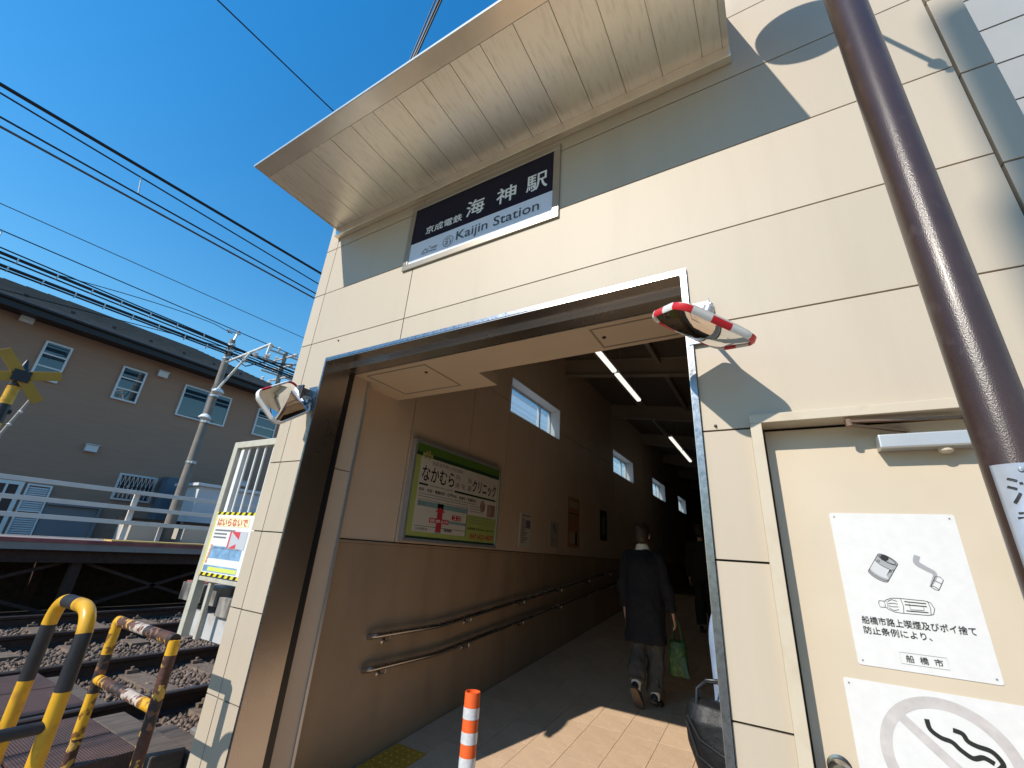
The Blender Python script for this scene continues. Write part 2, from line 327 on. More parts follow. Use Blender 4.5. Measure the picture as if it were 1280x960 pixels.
# ================================================================== RAILWAY
def stones():
    base = np.array([(1,0,0),(-1,0,0),(0,1,0),(0,-1,0),(0,0,1),(0,0,-1)], float)
    tri = np.array([(0,2,4),(2,1,4),(1,3,4),(3,0,4),(2,0,5),(1,2,5),(3,1,5),(0,3,5)])
    r = np.random.default_rng(3); pts = []
    def add(x0, x1, y0, y1, n, zlo, zhi, s0, s1):
        pts.append(np.stack([r.uniform(x0, x1, n), r.uniform(y0, y1, n), r.uniform(zlo, zhi, n), r.uniform(s0, s1, n)], 1))
    add(-7.0, -3.7, 1.75, 4.2, 9500, .08, .122, .018, .034)
    add(-10.4, -7.0, 1.75, 6.4, 9000, .08, .122, .02, .036)
    add(-10.4, -3.9, 4.2, 12, 9000, .085, .13, .026, .045)
    add(-4.6, -3.12, 1.35, 1.9, 1100, .08, .12, .015, .03)
    p = np.concatenate(pts); n = len(p)
    # octahedra stretched and jittered per corner: angular crushed stone
    sc3 = r.uniform(.7, 1.25, (n, 1, 3)); V = base[None]*sc3+r.uniform(-.28, .28, (n, 6, 3))
    a = r.uniform(0, 2*PI, n); ca, sa = np.cos(a), np.sin(a)
    b2 = r.uniform(-.7, .7, n); cb, sb = np.cos(b2), np.sin(b2)
    X, Y, Z = V[..., 0], V[..., 1], V[..., 2]
    X, Z = X*cb[:, None]+Z*sb[:, None], -X*sb[:, None]+Z*cb[:, None]
    X, Y = X*ca[:, None]-Y*sa[:, None], X*sa[:, None]+Y*ca[:, None]
    V = np.stack([X, Y, Z], -1)*p[:, None, 3:4]+p[:, None, :3]
    F = (tri[None]+6*np.arange(n)[:, None, None]).reshape(-1, 3)
    me = bpy.data.meshes.new('track_ballast'); me.vertices.add(n*6); me.vertices.foreach_set('co', V.reshape(-1))
    me.loops.add(F.size); me.loops.foreach_set('vertex_index', F.reshape(-1)); me.polygons.add(len(F))
    me.polygons.foreach_set('loop_start', np.arange(0, F.size, 3))
    me.update(calc_edges=True); me.validate()
    at = me.attributes.new('tint', 'FLOAT', 'FACE'); at.data.foreach_set('value', np.repeat(r.uniform(0.45, 1.35, n), 8))
    me.materials.append(STONE); o = bpy.data.objects.new('track_ballast', me); COL.objects.link(o)
    tag(o, 'brown grey crushed stone ballast between the railway rails', None, None, 'stuff')
    nn = STONE.node_tree.nodes; L = STONE.node_tree.links; b = nn['Principled BSDF']
    t = nn.new('ShaderNodeAttribute'); t.attribute_name = 'tint'; v = nn.new('ShaderNodeVectorMath'); v.operation = 'SCALE'; v.inputs[0].default_value = (0.19, 0.135, 0.10)
    L.new(t.outputs['Fac'], v.inputs['Scale']); L.new(v.outputs[0], b.inputs['Base Color'])
stones()
def rail_profile(x, z):                                               # flat-bottomed rail, head top at z
    return [(x-.065, z-.155), (x+.065, z-.155), (x+.065, z-.143), (x+.012, z-.125), (x+.009, z-.05), (x+.034, z-.035), (x+.034, z-.006), (x+.026, z),
            (x-.026, z), (x-.034, z-.006), (x-.034, z-.035), (x-.009, z-.05), (x-.012, z-.125), (x-.065, z-.143)]
for (xa, xb, lab) in ((-6.08, -4.62, 'x'), (-9.38, -7.86, 'y')):
    t = root('railway_track', ((xa+xb)/2, 2, .1), kind='structure')
    for x in (xa, xb):
        mb = MB(); mb.prism(rail_profile(x, .28), -40, 60, 'Y'); mk('rail', mb, RAILM, t)
        mb = MB(); mb.box(x-.022, x+.022, -40, 60, .2795, .2812); mk('rail_top', mb, RAILT, t)
    sm = None
    for k in range(34):
        y = 1.95+k*.62
        if sm is None:
            mb = MB(); mb.hexa([(-1.2,-.12,-.1),(1.2,-.12,-.1),(1.2,.12,-.1),(-1.2,.12,-.1),(-1.2,-.1,.0),(1.2,-.1,.0),(1.2,.1,.0),(-1.2,.1,.0)])
            for s in (-1, 1):
                d = (xb-xa)/2*s
                for q in (-.095, .095): mb.box(d+q-.03, d+q+.03, -.05, .05, 0, .03); mb.lathe([(.018, .03), (.018, .055), (.012, .06)], (d+q, 0, 0), seg=6)
            s0 = mk('sleeper', mb, SLEEP, None); s0.location = ((xa+xb)/2, y, .142); s0.parent = t; s0.matrix_parent_inverse = Matrix.Translation(-ORIG[t.name]); sm = s0
        else:
            c = sm.copy(); COL.objects.link(c); c.location = ((xa+xb)/2, y, .142); c.parent = t; c.matrix_parent_inverse = sm.matrix_parent_inverse.copy()
lc = root('level_crossing', (-6, .5, .2), kind='structure')
def deck(x0, x1, y0, y1, z=.27, m=PLANK, t=.1):
    mb = MB(); mb.box(x0, x1, y0, y1, z-t, z); return mk('crossing_plate', mb, m, lc, bevel=.006)
for (x0, x1) in ((-5.98, -5.40), (-5.385, -4.74)):
    for (y0, y1) in ((-1.6, -.42), (-.4, .68), (.7, 1.82)): deck(x0, x1, y0, y1)
for (y0, y1) in ((-.9, .25), (.27, 1.0), (1.02, 1.735)): deck(-4.5, -4.03, y0, y1); 
for (y0, y1) in ((-.9, .25), (.27, 1.20)): deck(-4.02, -3.62, y0, y1)
deck(-4.02, -3.62, 1.22, 1.735)
for (x0, x1) in ((-9.28, -8.63), (-8.61, -7.97), (-7.7, -6.95), (-6.93, -6.2)):
    for (y0, y1) in ((-1.6, -.42), (-.4, .68), (.7, 1.55)): deck(x0, x1, y0, y1)
for (x0, x1, y0, y1, z) in ((-4.46, -3.5, 1.76, 1.96, .25), (-4.1, -3.35, 1.98, 2.14, .21), (-5.95, -4.78, 1.85, 2.0, .22)):
    mb = MB(); mb.box(x0, x1, y0, y1, z-.15, z); mk('edge_timber', mb, TIMBER, lc, bevel=.01)
for k in range(3):
    mb = MB(); mb.box(-3.95+k*.30, -3.68+k*.30, 2.2, 2.45, .05, .20); mk('edge_block', mb, CONC, lc, bevel=.012)
for k in range(8):
    mb = MB(); mb.box(-3.5, -3.2, 2.5+k*.5, 2.98+k*.5, .05, .17); mk('trough_cover', mb, CONC, lc, bevel=.01)

# ================================================================== STATION BUILDING
B = root('station_building', (-1.4, 3, 0), 'cream panelled station building with a wide open entrance under the upturned canopy', 'station building')
X0, X1 = -3.03, .918                                                  # facade ends
OX0, OX1, OZ = -2.64, -.22, 2.757                                     # entrance
DX0, DX1, DZ = -.036, .79, 2.077                                      # door
ZJ = [-.23, .223, .676, 1.13, 1.584, 2.037, 2.491, 2.944, 3.398, 3.851, 4.305, 4.758, 5.2]
GAP = .0035
def sub(rect, hole):
    (x0, x1, z0, z1), (a0, a1, b0, b1) = rect, hole
    if a0 >= x1 or a1 <= x0 or b0 >= z1 or b1 <= z0: return [rect]
    out = []
    if a0 > x0: out.append((x0, a0, z0, z1))
    if a1 < x1: out.append((a1, x1, z0, z1))
    xa, xb = max(x0, a0), min(x1, a1)
    if b1 < z1: out.append((xa, xb, b1, z1))
    if b0 > z0: out.append((xa, xb, z0, b0))
    return out
SGN = (-2.03, -.83, 3.335, 3.905)                                     # station sign recess
def fpanel(x0, x1, z0, z1, y0=FY, t=.03, nm='facade_panel', m=BEIGE, rects=None):
    mb = MB()
    if rects is None: mb.box(x0+GAP, x1-GAP, y0, y0+t, max(z0, -.05)+GAP, z1-GAP); return mk(nm, mb, m, B, bevel=.0015)
    for (a, b, c, d) in rects:                                        # board cut round an opening: gaps only at its outer edge
        mb.box(a+(GAP if a == x0 else 0), b-(GAP if b == x1 else 0), y0, y0+t, max(c, -.05)+(GAP if c == z0 else 0), d-(GAP if d == z1 else 0))
    return mk(nm, mb, m, B)
for i in range(len(ZJ)-1):
    z0, z1 = ZJ[i], ZJ[i+1]
    for (x0, x1) in ((-2.895, -1.935), (-1.935, .815)):
        rs = [(x0, x1, z0, z1)]
        for hole in ((OX0-.012, OX1+.0235, -1, OZ+.0255), (DX0-.001, DX1+.001, -1, DZ+.001)):
            rs = [q for r in rs for q in sub(r, hole)]
        # the piece above an opening joins its neighbours in the row: an L-shaped board kept as its rectangles
        rs = [r for r in rs if r[1]-r[0] > .01 and r[3]-r[2] > .012]
        groups_ = []
        for r in rs:                                                  # rectangles that touch belong to one board
            hit = [g_ for g_ in groups_ if any(r[0] <= q[1]+1e-6 and r[1] >= q[0]-1e-6 and r[2] <= q[3]+1e-6 and r[3] >= q[2]-1e-6 for q in g_)]
            new = [r]+[q for g_ in hit for q in g_]; groups_ = [g_ for g_ in groups_ if g_ not in hit]+[new]
        for g_ in groups_: fpanel(x0, x1, z0, z1, rects=g_)
    fpanel(X0+.004, -2.895, z0, z1, nm='corner_panel'); 
    fpanel(.819, X1, z0-(.05 if i < 12 else 0), z1-.05, nm='corner_panel')
# backing behind the joints
mb = MB()
for (x0, x1, z0, z1) in ((X0+.01, OX0-.02, 0, 5.2), (OX1+.03, DX0-.001, 0, 5.2), (OX0-.02, OX1+.03, OZ+.05, 5.2), (DX0-.01, X1-.01, DZ+.02, 5.2), (DX1+.01, X1-.01, 0, DZ+.02)):
    mb.box(x0, x1, FY+.02, FY+.14, z0, z1)
mk('wall_core', mb, CORE, B)
# sign trim recess
# side walls
mb = MB(); WINS = [(4.53, 6.09), (8.80, 10.34), (12.24, 13.8), (15.85, 17.3)]; WZ0, WZ1 = 3.27, 3.77
mb.box(X0, -2.845, FY+.16, 24, -.05, WZ0); mb.box(X0, -2.845, FY+.16, 24, WZ1, 5.3)
yy = FY+.16
for a, b in WINS+[(24, 24)]: mb.box(X0, -2.845, yy, a, WZ0, WZ1); yy = b
mk('side_wall', mb, BEIGE, B)
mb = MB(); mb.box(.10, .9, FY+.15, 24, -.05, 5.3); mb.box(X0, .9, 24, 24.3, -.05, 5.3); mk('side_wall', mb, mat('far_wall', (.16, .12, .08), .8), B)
# interior left wall panels
cols = [2.17, 2.83, 3.75, 4.53, 5.31, 6.09, 7.0, 7.9, 8.80, 9.57, 10.34, 11.3, 12.24, 13.02, 13.8, 15.85, 16.6, 17.3, 20.5, 24]
XI = -2.81
def ipanel(y0, y1, z0, z1, nm='wall_panel', m=INNER, x=XI, t=.03):
    mb = MB(); mb.box(x-t, x, y0+.0055, y1-.0055, z0+.005, z1-.005); mk(nm, mb, m, B, bevel=.001)
for a, b in zip(cols[:-1], cols[1:]):
    win = any(a >= p-.01 and b <= q+.01 for p, q in WINS)
    if win: ipanel(a, b, 1.575, WZ0); ipanel(a, b, WZ1, 5.0)
    else: ipanel(a, b, 1.575, 3.41); ipanel(a, b, 3.41, 5.0)
mb = MB(); mb.box(-2.843, -2.8405, 1.9, 24, 0, 5.2)
for a, b in WINS: pass
mbk = MB(); yy = 1.9
mbk.box(-2.8445, -2.8405, 1.9, 24, 0, WZ0); mbk.box(-2.8445, -2.8405, 1.9, 24, WZ1, 5.2)
for a, b in WINS+[(24, 24)]: mbk.box(-2.8445, -2.8405, yy, a, WZ0, WZ1); yy = b
mk('wall_backing', mbk, CORE, B)
for a, b in ((2.17, 4.9), (4.9, 7.6), (7.6, 10.3), (10.3, 13), (13, 18.5), (18.5, 24)): ipanel(a, b, -.05, 1.555, 'dado_panel', DADO, x=-2.806)
mb = MB(); mb.box(-2.84, -2.798, 2.17, 24, 1.552, 1.572); mk('dado_rail', mb, DADO, B, bevel=.003)
# windows in the left wall
for a, b in WINS:
    fr = MB(); gx = -2.99
    for q in ((a, a+.03, WZ0, WZ1), (b-.03, b, WZ0, WZ1), (a+.03, b-.03, WZ0, WZ0+.03), (a+.03, b-.03, WZ1-.03, WZ1), (b-.42, b-.385, WZ0+.03, WZ1-.03)):
        fr.box(gx-.02, gx+.02, *q)
    f = mk('window', fr, ALU, B)
    lin = MB()
    lin.box(gx+.02, XI+.006, a+.002, b-.002, WZ1-.012, WZ1-.001); lin.box(gx+.02, XI+.006, a+.002, b-.002, WZ0+.001, WZ0+.012)
    lin.box(gx+.02, XI+.006, a+.001, a+.013, WZ0+.012, WZ1-.012); lin.box(gx+.02, XI+.006, b-.013, b-.001, WZ0+.012, WZ1-.012)
    mk('window_reveal', lin, WHITE, f)
    p = MB(); p.box(gx-.004, gx+.002, a+.03, b-.42, WZ0+.03, WZ1-.03); p.box(gx-.004, gx+.002, b-.385, b-.03, WZ0+.03, WZ1-.03); mk('pane', p, CLEAR, f)
# steel casing of the entrance
mb = MB(); c = .03; yo = FY-.015
mb.box(OX0, OX0+.004, yo+.003, 1.92, -.02, OZ-.004); j = mk('steel_jamb', mb, STEEL, B)
mb = MB(); mb.box(OX0-.012, OX0+.002, yo, yo+.006, -.02, OZ+.024); mb.box(OX0+.002, OX1-.002, yo, yo+.006, OZ+.002, OZ+.024); mb.box(OX1-.002, OX1+.022, yo, yo+.006, -.02, OZ+.024)
mk('casing_edge', mb, GALV, B)
mb = MB(); mb.box(OX1-.004, OX1, yo+.003, 1.92, -.02, OZ-.004); mb.box(OX1, OX1+.022, yo+.006, 1.92, -.02, OZ); mk('steel_jamb', mb, STEEL, B)
mb = MB(); mb.box(OX0, OX1, yo+.003, 1.83, OZ-.004, OZ); mb.box(OX0, OX1, 1.83, 1.845, OZ-.03, OZ); mb.box(OX0, OX1, 1.845, 1.92, OZ-.03, OZ-.026); mk('steel_head', mb, STEEL, B)
# roller shutter: bottom bar and slot
mb = MB(); mb.box(OX0, OX1, 1.93, 1.955, 2.74, 2.80); mk('shutter_bar', mb, GALV, B)
mb = MB(); mb.box(OX0-.16, OX1+.1, 1.921, 1.985, 2.86, 2.9); mb.box(OX0-.16, OX0-.02, 1.922, 1.985, 0, 2.86); mk('shutter_slot', mb, BLACK, B)
# inner column and ceiling plate
mb = MB(); mb.box(-2.84, -2.70, 1.992, 2.165, -.05, 2.04); mk('inner_jamb', mb, INNER, B, bevel=.003)
mb = MB(); mb.box(-2.84, -2.70, 1.992, 2.165, 2.046, 2.772); mk('inner_jamb', mb, INNER, B, bevel=.003)
mb = MB(); mb.box(-2.698, -2.688, 2.15, 2.17, -.02, 2.77); mk('corner_guard', mb, ALU, B)
mb = MB(); mb.box(-.16, .10, 1.95, 2.165, -.05, 2.772); mk('inner_jamb', mb, INNER, B, bevel=.003)
mb = MB()
mb.prism([(-2.84, 1.99), (.1, 1.99), (.1, 2.34), (-1.745, 2.34), (-1.745, 2.60), (-2.84, 2.60)], 2.774, 2.86, 'Z')
ce = mk('entry_ceiling', mb, SOFFIN, B)
for (x0, x1, y0, y1) in ((-2.62, -2.02, 2.06, 2.50), (-.78, -.32, 2.05, 2.30)):
    mb = MB(); 
    for q in ((x0, x1, y0, y0+.012), (x0, x1, y1-.012, y1), (x0, x0+.012, y0+.012, y1-.012), (x1-.012, x1, y0+.012, y1-.012)): mb.box(*q, 2.771, 2.776)
    hh = mk('access_hatch', mb, BEAM, B); mb = MB(); mb.lathe([(.012, 0), (.012, -.006), (.004, -.007)], (x1-.09 if x0 < -1 else x0+.05, y0+.12, 2.774), seg=10); mk('latch', mb, BLACK, hh)
# upper wall over the ceiling plate (shutter box) so that nothing leaks in
mb = MB(); mb.box(-2.80, .1, 1.99, 2.02, 2.86, 5.1); mk('shutter_box', mb, CORE, B)
# roof: deck and steel beams, falling to the right
def zr(x): return 4.76-.145*(x+2.81)
mb = MB(); mb.hexa([(-2.84, 1.9, zr(-2.84)), (.2, 1.9, zr(.2)), (.2, 24, zr(.2)), (-2.84, 24, zr(-2.84)), (-2.84, 1.9, zr(-2.84)+.1), (.2, 1.9, zr(.2)+.1), (.2, 24, zr(.2)+.1), (-2.84, 24, zr(-2.84)+.1)])
mk('roof_deck', mb, DARKROOF, B)
for y in (3.8, 6.3, 8.8, 11.3, 13.8, 16.3, 18.8):
    mb = MB()
    for (dz0, dz1, hw) in ((-.30, -.285, .06), (-.285, -.025, .006), (-.025, -.01, .06)):
        mb.hexa([(-2.81, y-hw, zr(-2.81)+dz0), (.1, y-hw, zr(.1)+dz0), (.1, y+hw, zr(.1)+dz0), (-2.81, y+hw, zr(-2.81)+dz0),
                 (-2.81, y-hw, zr(-2.81)+dz1), (.1, y-hw, zr(.1)+dz1), (.1, y+hw, zr(.1)+dz1), (-2.81, y+hw, zr(-2.81)+dz1)])
    mk('roof_beam', mb, BEAM, B)
for x in (-2.1, -1.25, -.5):
    mb = MB(); mb.box(x-.03, x+.03, 2.1, 23.9, zr(x)-.11, zr(x)-.012); mk('purlin', mb, BEAM, B)
# outer roof
mb = MB(); mb.hexa([(-3.1, 1.75, 5.22), (.95, 1.75, 5.22), (.95, 24.3, 5.22), (-3.1, 24.3, 5.22), (-3.1, 1.75, 5.3), (.95, 1.75, 5.3), (.95, 24.3, 5.3), (-3.1, 24.3, 5.3)]); mk('roof', mb, FENCEP, B)
# ---- canopy: a sub-assembly of the building
cn = MB(); CX0, CX1, CY0, CZ = -2.912, .114, .965, 4.03
cn.hexa([(CX0, CY0, CZ+.012), (CX1, CY0, CZ+.012), (CX1, FY, CZ+.012), (CX0, FY, CZ+.012), (CX0, CY0, CZ+.018), (CX1, CY0, CZ+.018), (CX1, FY, CZ+.34), (CX0, FY, CZ+.34)])
CAN = mk('canopy', cn, TRIM, B)
mb = MB(); mb.box(CX0, CX1, CY0, CY0+.105, CZ-.004, CZ+.011); mb.box(CX0-.003, CX1+.003, CY0-.004, CY0, CZ-.006, CZ+.014); mk('fascia', mb, TRIM, CAN, bevel=.002)
for q in ((CX0, CX0+.012), (CX1-.03, CX1)): mb = MB(); mb.box(*q, CY0+.105, 1.676, CZ-.006, CZ+.011); mk('end_trim', mb, TRIM, CAN)
x = CX0+.012; e = [-2.812+.2*k for k in range(15)]
for xa, xb in zip([x]+e, e+[CX1-.03]):
    if xb-xa < .01: continue
    mb = MB(); mb.box(xa+.002, min(xb, CX1-.03)-.002, CY0+.107, 1.676, CZ-.001+.0006*rnd.random(), CZ+.011); mk('soffit_panel', mb, SOFFIT, CAN, bevel=.001)
mb = MB(); mb.box(CX0, CX1, 1.676, FY-.001, 3.951, CZ+.011); mk('wall_beam', mb, TRIM, CAN, bevel=.002)

# ---- floor and ramp: tiles
def zf(y): return max(0, .0916*(y-1.92))
F = root('floor', (-1.4, 4, 0), kind='structure')
mb = MB(); mb.hexa([(-2.85, 1.92, -.3), (.12, 1.92, -.3), (.12, 12, -.3), (-2.85, 12, -.3), (-2.85, 1.92, -.008), (.12, 1.92, -.008), (.12, 12, zf(12)-.008), (-2.85, 12, zf(12)-.008)])
mb.box(-2.85, .12, 1.60, 1.92, -.3, -.006); mb.box(-2.85, .12, 12, 24, -.3, zf(12)); mk('screed', mb, GROUT, F)
tm = None; T = .3
sl_ = math.atan(.0916)
for iy in range(-1, 17):
    for ix in range(10):
        x0 = -2.80+ix*.2915; y0 = 1.92+iy*T
        if tm is None:
            q = MB(); q.box(.0015, .29, .0015, T-.0015, -.012, 0); tm = mk('floor_tile', q, TILE, None, bevel=.0012); o = tm
        else: o = tm.copy(); COL.objects.link(o)
        o.location = (x0, y0, zf(y0)+rnd.uniform(-.0004, .0004)); o.rotation_euler = (sl_ if iy >= 0 else 0, 0, 0)
        o.parent = F; o.matrix_parent_inverse = Matrix.Translation(-ORIG[F.name])
mb = MB(); y0 = 1.92+17*T
for iy in range(17, 33):
    for ix in range(10):
        x0 = -2.80+ix*.2915; y0 = 1.92+iy*T; y1 = y0+T-.003
        mb.hexa([(x0, y0, zf(y0)-.012), (x0+.288, y0, zf(y0)-.012), (x0+.288, y1, zf(y1)-.012), (x0, y1, zf(y1)-.012), (x0, y0, zf(y0)), (x0+.288, y0, zf(y0)), (x0+.288, y1, zf(y1)), (x0, y1, zf(y1))])
mk('far_floor_tiles', mb, TILE, F, kind='stuff')
for k in range(4):                                                    # tactile strip by the wall
    y0 = 1.98+k*.3; q = MB(); q.box(-2.78, -2.49, 0, .294, 0, .006)
    for i in range(5):
        for jj in range(5): q.lathe([(.012, .006), (.009, .011)], (-2.75+i*.058, .03+jj*.058, 0), seg=8)
    o = mk('tactile_slab', q, TACT, None); o.location = (0, y0, zf(y0)+.002); o.rotation_euler = (sl_, 0, 0); o.parent = F; o.matrix_parent_inverse = Matrix.Translation(-ORIG[F.name])

for (hx, hz) in ((-2.569, 2.91), (-.15, 2.055)):
    mb = MB(); mb.lathe([(.006, 0), (.006, -.003), (.003, -.006), (.003, -.012)], (hx, FY, hz), axis=(0, 1, 0), seg=8); mk('panel_fixing', mb, mat('fixing_dark', (.10, .09, .08), .5, .5), B)
# ================================================================== DOOR in the facade
D = root('storage_door', (.36, FY, 0), 'cream steel door in a projecting frame right of the entrance, behind the brown pole', 'door')
fr = MB(); yf = 1.688
fr.box(DX0, DX0+.036, yf, 1.79, 0, DZ-.032); fr.box(DX1-.036, DX1, yf, 1.79, 0, DZ-.032); fr.box(DX0, DX1, yf, 1.79, DZ-.032, DZ)
mk('door_frame', fr, FRAMEP, D, bevel=.002)
mb = MB(); mb.box(DX0+.041, DX1-.041, 1.785, 1.82, .012, DZ-.040); DL = mk('door_leaf', mb, DOORM, D, bevel=.002)
mb = MB(); mb.lathe([(.011, 0), (.011, -.03), (.027, -.036), (.031, -.055), (.024, -.07), (.0, -.073)], (.062, 1.785, 1.063), axis=(0, 1, 0), seg=20); mb.lathe([(.028, 0), (.03, -.004), (.02, -.007)], (.062, 1.785, 1.063), axis=(0, 1, 0), seg=20)
mk('door_knob', mb, mat('knob_steel', (.35, .33, .30), .25, 1.0), DL, smooth=True)
mb = MB(); mb.box(.314, .545, 1.725, 1.783, 1.943, 1.988); cl = mk('door_closer', mb, SILVER, D, bevel=.005)
mb = MB(); mb.lathe([(.018, 0), (.018, -.012), (.012, -.018)], (.47, 1.752, 1.944), axis=(0, 0, 1), seg=14); mk('closer_spindle', mb, FRAMEP, cl, smooth=True)
mb = MB(); mb.beam((.245, 1.705, 2.03), (.52, 1.735, 2.028), .018, .007); mb.beam((.247, 1.712, 2.022), (.40, 1.772, 2.004), .016, .006); mb.lathe([(.011, -.008), (.011, .014)], (.247, 1.707, 2.024), seg=12)
mk('closer_arm', mb, COPPER, cl)
# ================================================================== NOTICES on the door
def ring(c, r, n=40, a0=0, a1=2*PI): return [(c[0]+r*math.cos(a0+(a1-a0)*i/n), c[1]+r*math.sin(a0+(a1-a0)*i/n)) for i in range(n+1)]
def smoothpath(pts, n=8):
    out = []; P = [pts[0]]+list(pts)+[pts[-1]]
    for i in range(1, len(P)-2):
        for k in range(n):
            t = k/n; a, b, c_, d = (Vector(P[i-1]), Vector(P[i]), Vector(P[i+1]), Vector(P[i+2]))
            out.append(tuple(.5*((2*b)+(c_-a)*t+(2*a-5*b+4*c_-d)*t*t+(3*b-a-3*c_+d)*t**3)))
    out.append(tuple(pts[-1])); return out
def plate(rt, x0, x1, z0, z1, y, t=.002, m=PAPERW, holes=True, nm='plate'):
    mb = MB(); pts = [(p[0]+(x0+x1)/2, p[1]+(z0+z1)/2) for p in rounded(x1-x0, z1-z0, .006, 4)]
    mb.prism(pts, y-t, y-.0005, 'Y'); mk(nm, mb, m, rt)
    if holes:
        mb = MB()
        for a in (x0+.012, x1-.012):
            for b in (z0+.012, z1-.012): mb.lathe([(.0024, 0), (.0024, -.0012)], (a, y-t, b), axis=(0, 1, 0), seg=10)
        mk('screws', mb, INKG, rt)
YD = 1.785
N1 = root('litter_notice', (.30, YD, 1.325), 'white plate with drawings of a can, cigarette and bottle on the door', 'notice')
plate(N1, .152, .452, 1.325, 1.75, YD)
pl = Plane((.152, YD-.002, 1.325), (1, 0, 0), (0, 0, 1)); ox, oz = .152, 1.325
def S(x, z): return (x-ox, z-oz)
ln = MB(); gr = MB(); lg = MB(); dk = MB()
# can: tilted cylinder drawn flat
cc = Vector(S(.259, 1.592)); ax = Vector((.55, .84)).normalized(); px = Vector((ax.y, -ax.x)); hw = .0245; hl = .029
def CP(a, b): v = cc+px*a+ax*b; return (v.x, v.y)
def ell(b, a0, a1, n=18, k=.34, w=hw): return [CP(w*math.cos(t), b+w*k*math.sin(t)) for t in (a0+(a1-a0)*i/n for i in range(n+1))]
body = [CP(-hw, hl)]+ell(-hl, PI, 2*PI)+[CP(hw, hl)]+ell(hl, 0, PI)[1:-1]
pl.fill(gr, body, .0006); 
pl.fill(lg, [CP(-hw*.98, hl*.42)]+[CP(-hw*.98, -hl*.62)]+ell(-hl*.62, PI, 2*PI, 10)[1:-1]+[CP(hw*.62, -hl*.5), CP(hw*.62, hl*.45)]+ell(hl*.42, 2*PI*.93, PI, 10)[1:-1], .0009)
for pts in (body+[body[0]], ell(-hl*.82, PI, 2*PI), ell(hl, 0, 2*PI, 26), ell(hl*.98, 0, 2*PI, 26, w=hw*.82), ell(hl*.42, PI, 2*PI)): pl.stroke(ln, pts, .0012, .0013)
pl.fill(dk, [(.2*(p[0]-CP(-.008, hl)[0])*2.2+CP(-.008, hl)[0], .4*(p[1]-CP(-.008, hl)[1])+CP(-.008, hl)[1]) for p in ring(CP(-.008, hl), .022, 20)], .0016)
for q in ((-.016, .012), (.018, .002)): pl.stroke(ln, ring(CP(*q), .0028, 12), .0010, .0015)
# cigarette and smoke
sm_ = smoothpath([S(.3455, 1.631), S(.3400, 1.612), S(.3560, 1.598), S(.3740, 1.584), S(.3650, 1.562), S(.3560, 1.548)]); k = len(sm_)
pl.stroke(gr, sm_, [.013*(1-.92*(i/(k-1))**2.4)+.0008 for i in range(k)], .0008)
c1, c2 = Vector(S(.3660, 1.546)), Vector(S(.3815, 1.573)); dd = (c2-c1).normalized(); pp = Vector((-dd.y, dd.x))*.0088
def tup(v): return (v.x, v.y)
pl.stroke(ln, [tup(c1+pp), tup(c2+pp), tup(c2+dd*.004), tup(c2-pp), tup(c1-pp)], .0012, .0013)
pl.stroke(ln, [(c1.x+pp.x*math.cos(t)+dd.x*.003*math.sin(t), c1.y+pp.y*math.cos(t)+dd.y*.003*math.sin(t)) for t in (2*PI*i/16 for i in range(17))], .0012, .0014)
pl.stroke(ln, [tup(c1+(c2-c1)*.62+pp), tup(c1+(c2-c1)*.62-pp)], .0011, .0014)
# bottle lying on its side
def BT(x, z): return S(x, z)
zc_ = 1.4915
bt = [BT(.232, zc_+.0085), BT(.246, zc_+.0085), BT(.249, zc_+.012), BT(.262, zc_+.018), BT(.278, zc_+.0195), BT(.336, zc_+.0185), BT(.348, zc_+.015), BT(.3535, zc_), BT(.348, zc_-.015), BT(.336, zc_-.0185), BT(.278, zc_-.0195), BT(.262, zc_-.018), BT(.249, zc_-.012), BT(.246, zc_-.0085), BT(.232, zc_-.0085), BT(.230, zc_)]
pl.stroke(ln, bt+[bt[0]], .0013, .0010)
for a in (.243, .249): pl.stroke(ln, [BT(a, zc_+.0085), BT(a+.002, zc_), BT(a, zc_-.0085)], .0010, .0012)
for b in (-.012, -.004, .004, .012): pl.stroke(ln, [BT(.252, zc_+b*.7), BT(.262, zc_+b*1.2), BT(.274, zc_+b*.9)], .0012, .0012)
for a in (.283, .342): pl.stroke(ln, [BT(a, zc_+.0185), BT(a+.003, zc_), BT(a, zc_-.0185)], .0012, .0012)
for b in (-.012, .012, .004): pl.stroke(ln, [BT(.290, zc_+b), BT(.338, zc_+b*.95)], .0022, .0012)
pl.stroke(ln, [BT(.300, zc_+.008), BT(.300, zc_-.008), BT(.330, zc_-.007), BT(.330, zc_+.001)], .0011, .0014)
mk('drawing_lines', ln, INK, N1); mk('drawing_grey', gr, INKG if False else mat('ink_mid_grey', (.33, .33, .34), .5), N1); mk('drawing_light', lg, INKL, N1); mk('can_opening', dk, INK, N1)
pl.text('船橋市路上喫煙及びポイ捨て', *S(.181, 1.4345), .246, .0205, INK, N1, bold=.012)
pl.text('防止条例により、', *S(.181, 1.4085), .150, .0195, INK, N1, bold=.012)
bx = MB(); r_ = [S(.252, 1.343), S(.352, 1.343), S(.352, 1.371), S(.252, 1.371)]; pl.stroke(bx, r_, .0009, .0008, closed=True); mk('text_box', bx, INKG, N1)
for q, xx in (('船', .2635), ('橋', .2935), ('市', .3235)): pl.text(q, *S(xx, 1.3485), .0175, .0175, INK, N1, bold=.012)
N2 = root('no_smoking_notice', (.30, YD, .86), 'white plate with faded ring and black smoke curl, lowest on the door', 'notice')
plate(N2, .108, .64, .86, 1.286, YD)
pl = Plane((.108, YD-.002, .86), (1, 0, 0), (0, 0, 1)); ox, oz = .108, .86
rg = MB(); C2 = S(.308, 1.130); pl.stroke(rg, ring(C2, .130, 64), .026, .0007)
